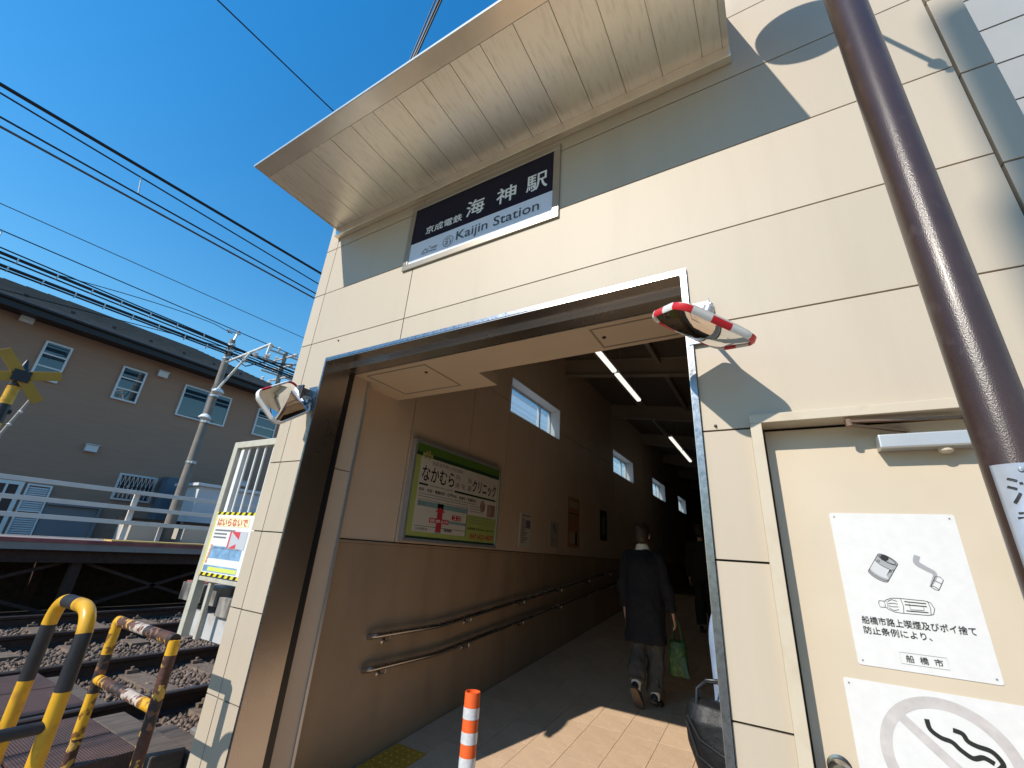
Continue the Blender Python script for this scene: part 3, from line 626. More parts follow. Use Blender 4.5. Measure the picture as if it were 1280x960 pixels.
pl.stroke(rg, [(C2[0]-.094, C2[1]+.094), (C2[0]+.094, C2[1]-.094)], .022, .0010); mk('ban_ring', rg, RINGG, N2)
sk = MB()
pl.stroke(sk, smoothpath([S(.2775, 1.219), S(.280, 1.197), S(.298, 1.183), S(.318, 1.178), S(.332, 1.164), S(.352, 1.152), S(.372, 1.158), S(.39, 1.150)]), .0105, .0012)
pl.stroke(sk, smoothpath([S(.326, 1.2055), S(.343, 1.201), S(.350, 1.187), S(.366, 1.180), S(.388, 1.176), S(.400, 1.165), S(.405, 1.150), S(.392, 1.136)]), .0105, .0016)
mk('smoke_curl', sk, INK, N2)
cg = MB(); pl.rect(cg, .10, .28, .19, .225, .0009); mk('cigarette', cg, INK, N2)

# ================================================================== STATION SIGN
SG = root('station_sign', (-1.43, FY, 3.62), 'navy and white framed name board of the station high on the facade under the canopy', 'sign')
sx0, sx1, sz0, sz1 = SGN; fw = .043
mb = MB(); 
mb.box(sx0, sx1, FY-.015, FY-.0005, sz1-fw, sz1); mb.box(sx0, sx1, FY-.015, FY-.0005, sz0, sz0+fw); mb.box(sx0, sx0+fw, FY-.015, FY-.0005, sz0+fw, sz1-fw); mb.box(sx1-fw, sx1, FY-.015, FY-.0005, sz0+fw, sz1-fw)
mk('sign_frame', mb, mat('sign_frame_metal', (0.40, .36, .30), .3, .7, var=.08), SG, bevel=.003)
zm = 3.552
mb = MB(); mb.box(sx0+fw, sx1-fw, FY-.007, FY-.0005, zm, sz1-fw); mk('name_panel', mb, NAVY, SG)
mb = MB(); mb.box(sx0+fw, sx1-fw, FY-.007, FY-.0005, sz0+fw, zm); mk('lower_panel', mb, SIGNW, SG)
P0 = Plane((0, FY-.007, 0), (1, 0, 0), (0, 0, 1))
P0.text('京成電鉄', -1.862, 3.598, .318, .064, INKW, SG, bold=.03)
for ch, a, wd in (('海', -1.512, .148), ('神', -1.272, .148), ('駅', -1.055, .148)): P0.text(ch, a, 3.606, wd*.96, .128, INKW, SG, bold=.03)
P0.text('Kaijin Station', -1.572, 3.420, .612, .096, mat('ink_slate', (.05, .06, .07), .5), SG, bold=.012)
rg = MB(); P0.stroke(rg, ring((-1.640, 3.462), .042, 40), .004, .001); mk('number_ring', rg, INK, SG)
P0.text('KS', -1.657, 3.474, .034, .016, INK, SG, bold=.01); P0.text('21', -1.665, 3.437, .050, .030, INK, SG, bold=.01)
lgm = MB()
P0.stroke(lgm, [(-1.868, 3.417), (-1.80, 3.422), (-1.735, 3.417)], .006, .001)
for k, (a, b) in enumerate(((-1.860, 3.433), (-1.845, 3.448), (-1.825, 3.436), (-1.806, 3.455), (-1.788, 3.440))): P0.stroke(lgm, [(a, b), (a+.013, b+.010)], .006, .001)
P0.stroke(lgm, [(-1.868, 3.428), (-1.842, 3.452), (-1.815, 3.434)], .005, .0012)
oe = mk('emblem', lgm, INK, SG); oe.data.transform(Matrix.Translation((0, 0, .014))); P0.text('KEISEI', -1.785, 3.449, .052, .017, INK, SG, bold=.01, shear=.3)

# ================================================================== CONVEX ROAD MIRRORS at the entrance
def conv_mirror(name, C, U, V, W, Hh, label, bracket, wallpt, dp=1.0, reds=None):
    """box mirror: convex rounded-rectangle face towards n = U x V, red/white rim, shell behind"""
    C, U, V = Vector(C), Vector(U).normalized(), Vector(V).normalized(); N = U.cross(V).normalized(); V = N.cross(U)
    r = root(name, wallpt, label, 'convex mirror', 'convex safety mirrors beside the entrance')
    def PT(a, b, h): return C+U*a+V*b+N*h
    rr = .055; n = 6; mb = MB(); rings_ = []
    for s_, h in ((1.0, .0), (.8, .012), (.6, .021), (.4, .027), (.2, .0305), (.03, .032)):
        rings_.append([PT(p[0]*s_, p[1]*s_, h) for p in rounded(W-.022, Hh-.022, rr-.008, n)])
    mb.rings(rings_); mk('mirror_face', mb, MIRROR, r, smooth=True)
    # rim in coloured lengths
    out = rounded(W, Hh, rr, n); inn = rounded(W-.024, Hh-.024, rr-.009, n); K = len(out)
    per = [0]
    for i in range(K): per.append(per[-1]+(Vector(out[(i+1) % K])-Vector(out[i])).length)
    # subdivide into stripes by arc length
    stripes = 14; pts_o = []; 
    def at(lst, s_):
        s_ = s_ % per[-1]
        for i in range(K):
            if per[i] <= s_ <= per[i+1]+1e-9:
                t = (s_-per[i])/max(per[i+1]-per[i], 1e-9); a, b = Vector(lst[i]), Vector(lst[(i+1) % K]); return a+(b-a)*t
        return Vector(lst[0])
    rim = MB(); sub_ = 6
    for k in range(stripes):
        rim.m = (k % 2) if reds is None else (0 if k in reds else 1); rg = []
        for j in range(sub_+1):
            s_ = per[-1]*(k+j/sub_)/stripes; o_, i_ = at(out, s_), at(inn, s_)
            rg.append([PT(*i_, .004), PT(*(o_*.5+i_*.5), .008), PT(*o_, .0), PT(*(o_), -.016), PT(*i_, -.016)])
        rim.rings(rg, cap=False)
    mk('rim', rim, [RED, WHITE], r, smooth=True)
    sh = MB(); sh.rings([[PT(p[0]*s_, p[1]*s_, h) for p in rounded(W-.02, Hh-.02, rr-.008, n)] for s_, h in ((1, -.012), (.96, -.02-.025*dp), (.80, -.028-.034*dp), (.5, -.03-.038*dp))]); mk('shell', sh, FENCEP, r, smooth=True)
    bk = C-N*.066; w_ = Vector(wallpt)
    arm = MB(); mid = Vector((bk.x*.5+w_.x*.5, (bk.y+w_.y)/2, bk.z*.4+w_.z*.6)); arm.tube([bk, bk-N*.03, w_+Vector((0, -.06, 0)), w_+Vector((0, -.01, 0))], .009, 10); arm.lathe([(.02, 0), (.02, .02), (.012, .028)], bk, axis=-N, seg=12)
    mk('arm', arm, ALU, r, smooth=True)
    bp = MB(); bracket(bp, w_); mk('bracket', bp, GALV, r, bevel=.001)
    return r
def brR(mb, w_):
    mb.box(-.213, -.118, FY-.019, FY-.016, 2.40, 2.59); mb.box(-.121, -.118, FY-.05, FY-.017, 2.40, 2.59); mb.lathe([(.01, 0), (.01, -.012)], (-.15, FY-.019, 2.56), axis=(0, 1, 0), seg=6)
def brL(mb, w_):
    mb.box(-2.745, -2.655, FY-.019, FY-.016, 2.38, 2.56); mb.box(-2.72, -2.70, FY-.10, FY-.017, 2.45, 2.53); mb.box(-2.74, -2.675, FY-.115, FY-.10, 2.44, 2.54); mb.lathe([(.014, 0), (.014, .03)], (-2.665, FY-.06, 2.42), seg=10)
conv_mirror('convex_mirror', (-.142, 1.481, 2.347), (.6524*0+.70418, .6524, -.28019), (.56332, -.75356, -.33885), .317, .245,
            'red and white rimmed convex mirror at the upper right corner of the entrance', brR, (-.165, FY, 2.50), dp=.2)
conv_mirror('convex_mirror', (-2.676, 1.515, 2.388), (.20807, -.78938, -.57757), (.31469, .61312, -.72460), .33, .255,
            'rounded convex mirror at the left edge of the entrance showing the street', brL, (-2.70, FY, 2.47), reds=(7, 10))

# ================================================================== INSIDE THE PASSAGE
def lamp(y0, y1, lab):
    r = root('ceiling_light', (-1.68, (y0+y1)/2, 4.02), lab, 'fluorescent light', 'strip lights hanging in the passage')
    mb = MB(); mb.box(-1.72, -1.64, y0, y1, 4.03, 4.07); mk('housing', mb, WHITE, r, bevel=.003)
    mb = MB(); mb.hexa([(-1.705, y0+.02, 4.0), (-1.655, y0+.02, 4.0), (-1.655, y1-.02, 4.0), (-1.705, y1-.02, 4.0), (-1.715, y0+.02, 4.029), (-1.645, y0+.02, 4.029), (-1.645, y1-.02, 4.029), (-1.715, y1-.02, 4.029)]); mk('diffuser', mb, LAMPE, r)
    mb = MB()
    for y in (y0+.2, y1-.2): mb.tube([(-1.68, y, 4.07), (-1.68, y, zr(-1.68)-.01)], .006, 6)
    mk('hanger', mb, BEAM, r)
lamp(4.22, 5.43, 'lit strip light nearest the entrance'); lamp(5.50, 6.71, 'second lit strip light from the entrance, end to end with the nearest')
lamp(9.12, 10.3, 'third lit strip light from the entrance, small and far down the passage'); lamp(10.4, 11.6, 'farthest lit strip light down the passage')
mb = MB(); mb.tube([(-1.68, 6.72, 4.045), (-1.68, 9.11, 4.045)], .012, 8); tag(mk('cable_conduit', mb, BEAM), 'thin conduit running between the strip lights under the roof', 'conduit')
# clinic sign on the left wall
CS = root('clinic_sign', (XI, 3.6, 1.6), 'framed advertising board with green stripe and red map arrow on the left passage wall', 'sign')
y0, y1, z0, z1 = 2.862, 4.362, 1.594, 2.492; xs = -2.765
mb = MB(); q = .03
mb.box(XI+.001, xs+.006, y0, y1, z1-q, z1); mb.box(XI+.001, xs+.006, y0, y1, z0, z0+q); mb.box(XI+.001, xs+.006, y0, y0+q, z0+q, z1-q); mb.box(XI+.001, xs+.006, y1-q, y1, z0+q, z1-q); mk('sign_frame', mb, ALU, CS, bevel=.003)
mb = MB(); mb.box(XI+.001, xs, y0+q, y1-q, z0+q, z1-q); mk('board', mb, LIME, CS)
cp = Plane((xs, y0+q, z0+q), (0, 1, 0), (0, 0, 1)); W_, H_ = y1-y0-2*q, z1-z0-2*q
def cr(nm, m, rects, off=.0015):
    mb = MB()
    for (a0, a1, b0, b1) in rects: cp.rect(mb, a0*W_, a1*W_, b0*H_, b1*H_, off)
    return mk(nm, mb, m, CS)
cr('white_field', PAPER, [(.05, .985, .40, .86), (.05, .60, .07, .40), (.60, .985, .33, .40)], .001)
cr('green_band', GREEN, [(0, 1, .905, 1)], .001); cr('dark_stripes', DGREEN, [(0, .06, .865, .905), (.16, 1, .865, .905), (0, 1, 0, .022)], .0012)
cr('headline_rule', DGREEN, [(.06, .145, .555, .575), (.43, .965, .555, .578)], .0018)
cr('map_roads', TEAL, [(.07, .60, .335, .39), (.27, .33, .07, .39), (.33, .60, .19, .22)], .0018)
cr('map_lines', INK, [(.065, .60, .128, .132), (.065, .60, .402, .405), (.598, .602, .07, .405)], .0022)
mb = MB(); cp.rect(mb, .275*W_, .325*W_, .085*H_, .30*H_, .003); cp.fill(mb, [(.25*W_, .30*H_), (.35*W_, .30*H_), (.30*W_, .355*H_)], .003); cp.rect(mb, .43*W_, .53*W_, .235*H_, .29*H_, .003); cp.rect(mb, .20*W_, .40*W_, .175*H_, .225*H_, .0028); mk('map_arrow', mb, INKR, CS)
cp.text('徒歩3分', .205*W_, .182*H_, .19*W_, .036*H_, INKW, CS, off=.0036, bold=.02); cp.text('ココ', .445*W_, .243*H_, .07*W_, .038*H_, INKW, CS, off=.0038, bold=.02)
cp.text('なかむら', .075*W_, .605*H_, .335*W_, .165*H_, INK, CS, off=.003, bold=.022)
cp.text('内', .425*W_, .70*H_, .05*W_, .07*H_, INKG, CS, off=.003, bold=.01); cp.text('科', .575*W_, .70*H_, .05*W_, .07*H_, INKG, CS, off=.003, bold=.01)
cp.text('消', .425*W_, .61*H_, .05*W_, .07*H_, INKG, CS, off=.003, bold=.01); cp.text('化', .50*W_, .61*H_, .05*W_, .07*H_, INKG, CS, off=.003, bold=.01); cp.text('器', .575*W_, .61*H_, .05*W_, .07*H_, INKG, CS, off=.003, bold=.01)
cp.text('クリニック', .635*W_, .61*H_, .325*W_, .155*H_, INK, CS, off=.003, bold=.022)
cp.text('院長 医学博士 中村 雅彦', .165*W_, .795*H_, .335*W_, .045*H_, INKG, CS, off=.003)
cp.text('NAKAMURA CLINIC', .155*W_, .556*H_, .26*W_, .018*H_, INKG, CS, off=.003)
cp.text('内科・外科・胃腸内科・肛門外科・皮膚科・乳腺外科', .065*W_, .487*H_, .63*W_, .04*H_, INK, CS, off=.003, bold=.01)
cp.text('047-433-4670', .66*W_, .05*H_, .31*W_, .062*H_, INKR, CS, off=.003, bold=.03)
cp.text('診療時間 午前 9:00~12:00 午後', .62*W_, .155*H_, .34*W_, .03*H_, INK, CS, off=.003); cp.text('海神駅', .355*W_, .095*H_, .09*W_, .03*H_, INK, CS, off=.003, bold=.02)
cp.text('船橋', .08*W_, .345*H_, .06*W_, .03*H_, INKG, CS, off=.003); cp.text('京成電鉄', .075*W_, .085*H_, .12*W_, .03*H_, INKG, CS, off=.003)
mb = MB(); 
for k in range(3): cp.rect(mb, .63*W_, (.80+.02*(k % 2))*W_, (.435-.03*k)*H_, (.440-.03*k)*H_, .003)
for k in range(7): cp.rect(mb, (.64+.045*k)*W_, (.642+.045*k)*W_, .235*H_, .32*H_, .003)
for k in range(3): cp.rect(mb, .625*W_, .96*W_, (.235+.04*k)*H_, (.238+.04*k)*H_, .003)
for k in range(2): cp.rect(mb, .065*W_, (.70-.1*k)*W_, (.462-.028*k)*H_, (.468-.028*k)*H_, .003)
mk('small_print', mb, INKG, CS)
mb = MB(); cp.fill(mb, [(.79*W_+.035*W_*math.cos(t), .46*H_+.075*H_*math.sin(t)) for t in (2*PI*i/20 for i in range(20))], .003); cp.rect(mb, .855*W_, .965*W_, .345*H_, .50*H_, .003); mk('photo_prints', mb, mat('photo_brown', (.30, .20, .15), .5, var=.5, vscale=14), CS)
mb = MB(); cp.stroke(mb, [(.10*W_, .93*H_), (.085*W_, .84*H_)], .02, .003); cp.stroke(mb, [(.12*W_, .94*H_), (.13*W_, .84*H_)], .02, .003); cp.stroke(mb, [(.08*W_, .87*H_), (.15*W_, .88*H_)], .02, .003); mk('leaf_emblem', mb, mat('emblem_olive', (.42, .34, .12), .5), CS)
# small posters
def poster(nm, lab, y0, y1, z0, z1, m, parts):
    r = root(nm, (XI, (y0+y1)/2, z0), lab, 'poster'); mb = MB(); mb.box(XI+.001, XI+.008, y0, y1, z0, z1); mk('sheet', mb, m, r)
    p = Plane((XI+.008, y0, z0), (0, 1, 0), (0, 0, 1)); W, Hq = y1-y0, z1-z0
    for k, (m2, rects) in enumerate(parts):
        mb = MB()
        for (a0, a1, b0, b1) in rects: p.rect(mb, a0*W, a1*W, b0*Hq, b1*Hq, .001+.0006*k)
        mk('print', mb, m2, r)
poster('timetable', 'small white timetable sheet on the left wall just past the advertising board', 4.96, 5.26, 1.645, 2.05, PAPER, [(INKG, [(.12, .88, .9, .95)]+[(.12, .42+.4*((k*37) % 7)/7, .1+.05*k, .13+.05*k) for k in range(15)]), (mat('print_violet', (.16, .1, .16), .5), [(.5, .9, .55, .8)])])
poster('notice_sheet', 'faint pale notice low on the left wall beyond the timetable', 5.83, 6.12, 1.68, 2.02, mat('pale_sheet', (.42, .36, .28), .6), [(INKG, [(.3, .6, .7, .9), (.5, .75, .55, .75), (.2, .8, .2, .23), (.2, .7, .3, .33)])])
poster('tall_poster', 'tall reddish brown poster on the left wall of the passage', 6.46, 6.94, 1.70, 2.46, mat('poster_brown', (.42, .20, .09), .6), [(mat('poster_cream', (.5, .36, .22), .6), [(.1, .9, .78, .92), (.12, .88, .08, .3)]), (INK, [(.1, .9, .66, .68), (.62, .8, .05, .3)])])
poster('dark_poster', 'narrow black poster farthest along the left wall', 7.95, 8.33, 1.88, 2.42, mat('poster_dark', (.03, .03, .03), .5), [(INKG, [(.3, .7, .2, .8)])])
# handrail: two rails, one thing
HR = root('handrail', (XI+.07, 2.75, .5), 'double steel handrail bending up the ramp along the left wall', 'handrail')
xr = XI+.075
for zz in (.908, .690):
    pth = [(XI, 2.71, zz-.02), (XI+.03, 2.71, zz-.012), (XI+.06, 2.718, zz-.004), (xr, 2.75, zz), (xr, 3.45, zz+.002), (xr, 3.55, zz+.010), (xr, 11.5, zz+.010+.0916*7.95)]
    mb = MB(); mb.tube(pth, .021, 14); mk('rail', mb, STEEL, HR, smooth=True)
for k in range(8):
    y = 2.87+1.09*k
    for zz in (.908, .690):
        z = zz+max(0, .0916*(y-3.5)); mb = MB(); mb.tube([(xr, y, z-.018), (xr, y, z-.045), (XI+.03, y, z-.06), (XI-.002, y, z-.06)], .007, 8); mb.lathe([(.026, 0), (.026, .006), (.012, .012)], (XI-.003, y, z-.06), axis=(1, 0, 0), seg=14); mk('rail_bracket', mb, STEEL, HR, smooth=True)
# ================================================================== BOLLARD
BO = root('bollard', (-1.44, 2.13, 0), 'orange delineator post with white reflective bands standing in the entrance', 'bollard')
bx_, by_, bh = -1.42, 2.13, .885+zf(2.13)
mb = MB(); mb.lathe([(.13, zf(2.13)), (.125, .04), (.06, .06), (.048, .07)], (bx_, by_, 0), seg=28); mk('base', mb, ORANGE, BO, smooth=True)
mb = MB(); mb.lathe([(.041, .06), (.0395, .5), (.0385, bh-.008), (.0375, bh), (.033, bh), (.032, bh-.012), (.001, bh-.014)], (bx_, by_, 0), seg=28); mk('post', mb, ORANGE, BO, smooth=True)
for zt in (bh-.062, bh-.160, bh-.258, bh-.356, bh-.454):
    mb = MB(); mb.lathe([(.0400, zt-.046), (.0400, zt)], (bx_, by_, 0), seg=28, cap=False); mk('reflective_band', mb, REFLT, BO, smooth=True)
# ================================================================== GUARD RAILS at the crossing
def banded(mats, pts, r, parent, cuts, nm='pipe'):
    """one bent pipe; cuts = list of (arc length end, material index)"""
    P = [Vector(p) for p in pts]; L = [0]
    for a, b in zip(P, P[1:]): L.append(L[-1]+(b-a).length)
    def at(s):
        for i in range(len(P)-1):
            if s <= L[i+1]+1e-9: return P[i]+(P[i+1]-P[i])*((s-L[i])/max(L[i+1]-L[i], 1e-9))
        return P[-1]
    ss = sorted(set([round(x, 5) for x in L]+[round(min(c[0], L[-1]), 5) for c in cuts])); Q = [at(s) for s in ss]
    mb = MB(); mb.tube(Q, r, 18); k = 18; mi = []
    for i in range(len(Q)-1):
        sm_ = (ss[i]+ss[i+1])/2; c_ = next((c[1] for c in cuts if sm_ <= c[0]), cuts[-1][1]); mi += [c_]*k
    mb.mi = mi+[cuts[0][1], cuts[-1][1]]; return mk(nm, mb, mats, parent, smooth=True)
def bend(p0, pc, p1, r, n=8):
    p0, pc, p1 = Vector(p0), Vector(pc), Vector(p1); a = pc+(p0-pc).normalized()*r; b = pc+(p1-pc).normalized()*r
    return [a*(1-t)**2+pc*2*t*(1-t)+b*t*t for t in (i/n for i in range(n+1))]
G1 = root('hoop_barrier', (-2.78, .88, 0), 'yellow and black hooped pipe barrier with rounded top beside the crossing', 'barrier')
LX, RX, GY, TZ = -3.03, -2.60, .895, 1.215
pth = [Vector((LX, GY, -.02))]+bend((LX, GY, 0), (LX, GY, TZ), (RX, GY, TZ), .13)+bend((LX, GY, TZ), (RX, GY, TZ), (RX, GY, 0), .13)+[Vector((RX, GY, -.02))]
banded([YELC, GBLK], pth, .0285, G1, [(.90, 0), (1.125, 1), (1.30, 0), (1.44, 1), (1.66, 0), (1.865, 1), (9, 0)])
mb = MB(); mb.tube([(RX, GY, .80), (RX, GY-.36, .80)], .022, 14); mk('side_arm', mb, GBLK, G1, smooth=True)
mb = MB(); mb.tube([(RX, GY-.36, .80), (RX, GY-1.3, .80)], .0225, 14); mk('side_arm', mb, YELC, G1, smooth=True)
G2 = root('pipe_barrier', (-3.27, 1.40, 0), 'badly rusted square pipe barrier with peeling yellow paint, next to the wall', 'barrier')
LX, RX, GY = -3.655, -2.905, 1.405
banded([RUST, YEL, RUSTB], [(LX, GY, -.02), (LX, GY, 1.0)], .028, G2, [(.42, 0), (.64, 1), (.84, 2), (1.02, 1)], 'post')
banded([RUST, YEL, RUSTB], [(RX, GY, -.02), (RX, GY, 1.0)], .028, G2, [(.62, 0), (.74, 2), (.95, 0), (1.02, 1)], 'post')
banded([RUST, YEL, RUSTB, RUSTW], [(LX, GY, 1.0), (RX, GY, 1.0)], .0285, G2, [(.05, 1), (.24, 0), (.42, 3), (.60, 2), (.71, 0), (.8, 2)], 'top_rail')
banded([RUST, YEL, RUSTB, RUSTW], [(LX+.01, GY, .69), (RX-.01, GY, .69)], .0265, G2, [(.09, 1), (.22, 0), (.40, 2), (.60, 3), (.72, 1)], 'mid_rail')

# ================================================================== BROWN POLE with its road mirror (mostly above the frame)
PX, PY, PR = .395, 1.15, .0456
BP = root('mirror_pole', (PX, PY, 0), 'glossy dark brown steel pole in front of the storage door', 'pole')
mb = MB(); mb.lathe([(PR, 0), (PR, 5.0), (PR*.8, 5.02), (.002, 5.03)], (PX, PY, 0), seg=48); mk('shaft', mb, BROWNP, BP, smooth=True)
mb = MB(); pr = PR+.0015; rg = []
for zz in (1.30, 1.768):
    rg.append([(PX+pr*math.sin(a), PY-pr*math.cos(a), zz) for a in (math.radians(-61+122*i/16) for i in range(17))])
b0 = len(mb.v); mb.v += rg[0]+rg[1]; mb.f += [(i, i+1, 18+i, 17+i) for i in range(16)]; mb._m(16)
ob = mk('name_plate', mb, mat('plate_silver', (.50, .53, .57), .35, .5, var=.08, vscale=40), BP, smooth=True)
so_ = ob.modifiers.new('thick', 'SOLIDIFY'); so_.thickness = .0012
def curved_text(s_, a0, z0_, wa, h):
    a0 *= 1.15; wa *= 1.15                                  # bends the lettering round the pole
    o = text(s_, (0, 0, 0), (1, 0, 0), (0, 0, 1), wa, h, INK, BP, off=0)
    co = np.empty(len(o.data.vertices)*3); o.data.vertices.foreach_get('co', co); co = co.reshape(-1, 3)
    a = (a0+co[:, 0])/pr; z = z0_+co[:, 2]; r = pr+.0014
    o.data.vertices.foreach_set('co', np.stack([PX+r*np.sin(a), PY-r*np.cos(a), z], 1).ravel()); o.data.update()
for k, ch in enumerate(('注', '意')): curved_text(ch, -.030, 1.698-.056*k, .046, .046)
curved_text('船橋市', -.028, 1.59, .044, .014)
mb = MB(); mb.lathe([(.0045, 0), (.004, .002), (.001, .0025)], (PX-.010, PY-pr-.0005, 1.757), axis=(0, -1, 0), seg=10); mk('plate_screw', mb, ALU, BP)
mb = MB(); mb.tube([(PX, PY, 4.56), (PX-.14, PY-.1, 4.56)], .017, 10); mb.tube([(PX, PY, 4.36), (PX-.14, PY-.1, 4.4)], .012, 10); mb.tube([(PX, PY, 4.30), (.45, PY, 4.24), (.585, PY, 3.93)], .009, 10); mb.lathe([(.009, .0), (.022, .015), (.019, .04), (.012, .055), (.008, .08), (.012, .085), (.006, .095)], (.583, PY, 3.935), axis=(.4, 0, -.92), seg=14); mk('mirror_arm', mb, BROWNP, BP, smooth=True)
mc = Vector((.205, 1.05, 4.50)); nd = Vector((-.12, -.98, -.10)).normalized()
mb = MB(); mb.lathe([(.175, 0), (.155, .016), (.12, .028), (.06, .036), (.003, .04)], mc, axis=nd, seg=40); mk('round_mirror', mb, MIRROR, BP, smooth=True)
mb = MB(); mb.lathe([(.175, -.03), (.185, -.03), (.19, .03), (.18, .035), (.175, .0)], mc, axis=nd, seg=40, cap=False); mb.lathe([(.18, -.03), (.13, -.06), (.003, -.07)], mc, axis=nd, seg=40); mk('mirror_shell', mb, ORANGE, BP, smooth=True)

# ================================================================== PLATFORM BEHIND THE BUILDING AND ITS GATE
NP = root('near_platform', (-3.5, 2.1, 0), 'short concrete platform end showing between the gate and the cream wall', 'platform')
mb = MB(); mb.box(-4.33, -3.76, 2.02, 30, 1.03, 1.16); mk('cap_slab', mb, CONCW, NP, bevel=.004)
mb = MB(); mb.box(-3.75, -3.04, 2.03, 30, .97, 1.10); mk('cap_slab', mb, CONCW, NP, bevel=.004)
mb = MB(); mb.box(-4.22, -3.04, 2.06, 30, .80, .97); mk('side_beam', mb, mat('beam_pale', (.50, .50, .50), .6, var=.1, dirt=(.25, .15, .1), dirt_amt=.6, dscale=8), NP)
mb = MB(); mb.box(-4.32, -4.1, 2.04, 30, 1.161, 1.170); mk('edge_strip', mb, mat('faded_red', (.42, .14, .11), .8, var=.2), NP)
for k in range(5): mb = MB(); mb.box(-3.6, -3.45, 2.3+2*k, 2.5+2*k, .05, .80); mk('pier', mb, CONC, NP)
GT = root('platform_gate', (-3.97, 1.96, 0), 'cream metal gate frame with bars between the track and the building', 'gate')
mb = MB(); mb.box(-4.0, -3.935, 1.93, 1.99, .82, 2.30); mb.box(-3.935, -3.035, 1.93, 1.99, 2.245, 2.30); mk('gate_frame', mb, OFFW, GT, bevel=.004)
mb = MB(); mb.box(-3.90, -3.855, 1.95, 1.985, 1.70, 2.245); mb.box(-3.90, -3.04, 1.94, 1.975, 1.655, 1.70); mk('inner_frame', mb, WHITE, GT, bevel=.003)
for k in range(6): x = -3.79+.118*k; mb = MB(); mb.tube([(x, 1.962, 1.70), (x, 1.962, 2.245)], .009, 8); mk('bar', mb, WHITE, GT, smooth=True)
mb = MB(); mb.box(-3.935, -3.04, 1.935, 1.985, 1.205, 1.235); mb.box(-3.80, -3.765, 1.95, 1.98, .82, 1.205); mk('lower_frame', mb, OFFW, GT, bevel=.003)
CPST = root('crossing_poster', (-3.5, 1.93, 1.24), 'colourful railway safety poster edged in yellow and black on the gate', 'poster')
mb = MB(); mb.box(-3.93, -3.10, 1.926, 1.932, 1.245, 1.715); mk('sheet', mb, mat('poster_white', (.74, .75, .74), .5), CPST)
pp_ = Plane((-3.93, 1.926, 1.245), (1, 0, 0), (0, 0, 1)); PW, PH = .83, .47
yb = MB(); bb = MB()
for (b0_, b1_) in ((0, .022), (PH-.022, PH)):
    pp_.rect(yb, 0, PW, b0_, b1_, .001)
    for k in range(11): a = .01+k*.078; pp_.fill(bb, [(a, b0_), (a+.035, b0_), (a+.052, b1_), (a+.017, b1_)], .0018)
pp_.rect(yb, 0, .016, .02, PH-.02, .001); mk('yellow_edge', yb, mat('edge_yellow', (.72, .62, .03), .5), CPST); mk('black_stripes', bb, INK, CPST)
mb = MB(); pp_.rect(mb, .06, .50, .125, .215, .001); pp_.rect(mb, .03, .5, .030, .075, .0012); mk('blue_field', mb, mat('print_blue', (.20, .36, .55), .5, var=.3, vscale=20), CPST)
mb = MB(); pp_.rect(mb, .10, .50, .036, .064, .002); mk('lime_label', mb, mat('print_lime', (.65, .72, .15), .5), CPST)
mb = MB(); pp_.rect(mb, .28, .52, .20, .33, .0018); mk('train_body', mb, mat('print_grey', (.50, .52, .56), .5), CPST)
mb = MB(); pp_.fill(mb, [(.30, .205), (.40, .205), (.40, .24)], .0024); pp_.fill(mb, [(.30, .325), (.42, .325), (.42, .27)], .0024); pp_.rect(mb, .28, .30, .205, .33, .0024); mk('train_stripes', mb, mat('print_red', (.62, .06, .08), .5), CPST)
mb = MB()
for k in range(5):
    c_ = (.045+.004*k, .10+.028*k); pp_.fill(mb, ring(c_, .014, 10)[:-1], .0022)
mk('figures', mb, mat('print_orange', (.70, .32, .12), .5), CPST)
mb = MB(); 
for k in range(22): a = .10+.017*k; pp_.fill(mb, [(a, .195), (a+.006, .195), (a+.011, .208), (a+.005, .208)], .0026)
for r_i in range(3):
    for k in range(19 if r_i == 0 else 12): a = .05+.0155*k; pp_.rect(mb, a, a+.010+.003*((k*7) % 3)/3, .325-.026*r_i, .337-.026*r_i, .0026)
mk('small_print', mb, INKG, CPST)
pp_.text('はいらないで', .055, .365, .42, .055, mat('print_headline', (.62, .12, .08), .5), CPST, off=.0026, bold=.045)
mb = MB(); pp_.rect(mb, .045, .50, .358, .428, .0012); mk('headline_glow', mb, mat('print_cream', (.80, .70, .45), .5, var=.1, vscale=60), CPST)

# far platform with railing
FPt = root('far_platform', (-11.6, 4, 0), 'long raised platform across the tracks on steel legs, dark beneath', 'platform')
mb = MB(); mb.box(-12.6, -10.5, .2, 45, 1.10, 1.262); mk('deck', mb, mat('platform_top', (.30, .27, .25), .85, var=.1), FPt)
mb = MB(); mb.box(-10.62, -10.485, .2, 45, 1.215, 1.272); mk('edge_strip', mb, mat('faded_red2', (.36, .11, .10), .8, var=.3, vscale=3), FPt)
mb = MB(); mb.box(-10.9, -10.5, 3.5, 45, 1.274, 1.296); mk('edge_board', mb, mat('edge_ochre', (.66, .43, .14), .7, var=.2), FPt)
mb = MB(); mb.box(-12.25, -11.95, 3.9, 45, 1.262, 1.268); mk('tactile_strip', mb, mat('platform_yellow', (.62, .38, .08), .7), FPt)
mb = MB(); mb.box(-10.72, -10.6, .2, 45, .90, 1.10); mb.box(-12.5, -12.38, .2, 45, .90, 1.10); mk('girder', mb, RAILM, FPt)
for k in range(12):
    y = .6+2.6*k
    for x in (-10.72, -12.45): mb = MB(); mb.box(x-.07, x+.07, y-.07, y+.07, 0, .9); mk('leg', mb, RAILM, FPt)
    mb = MB(); mb.beam((-10.75, y+.1, .12), (-10.75, y+2.45, .9), .05, .05); mb.beam((-10.75, y+.1, .9), (-10.75, y+2.45, .12), .05, .05); mk('brace', mb, RAILM, FPt)
mb = MB(); mb.box(-12.7, -12.6, .2, 45, -.05, .95); mk('back_skirt', mb, EARTH, FPt)
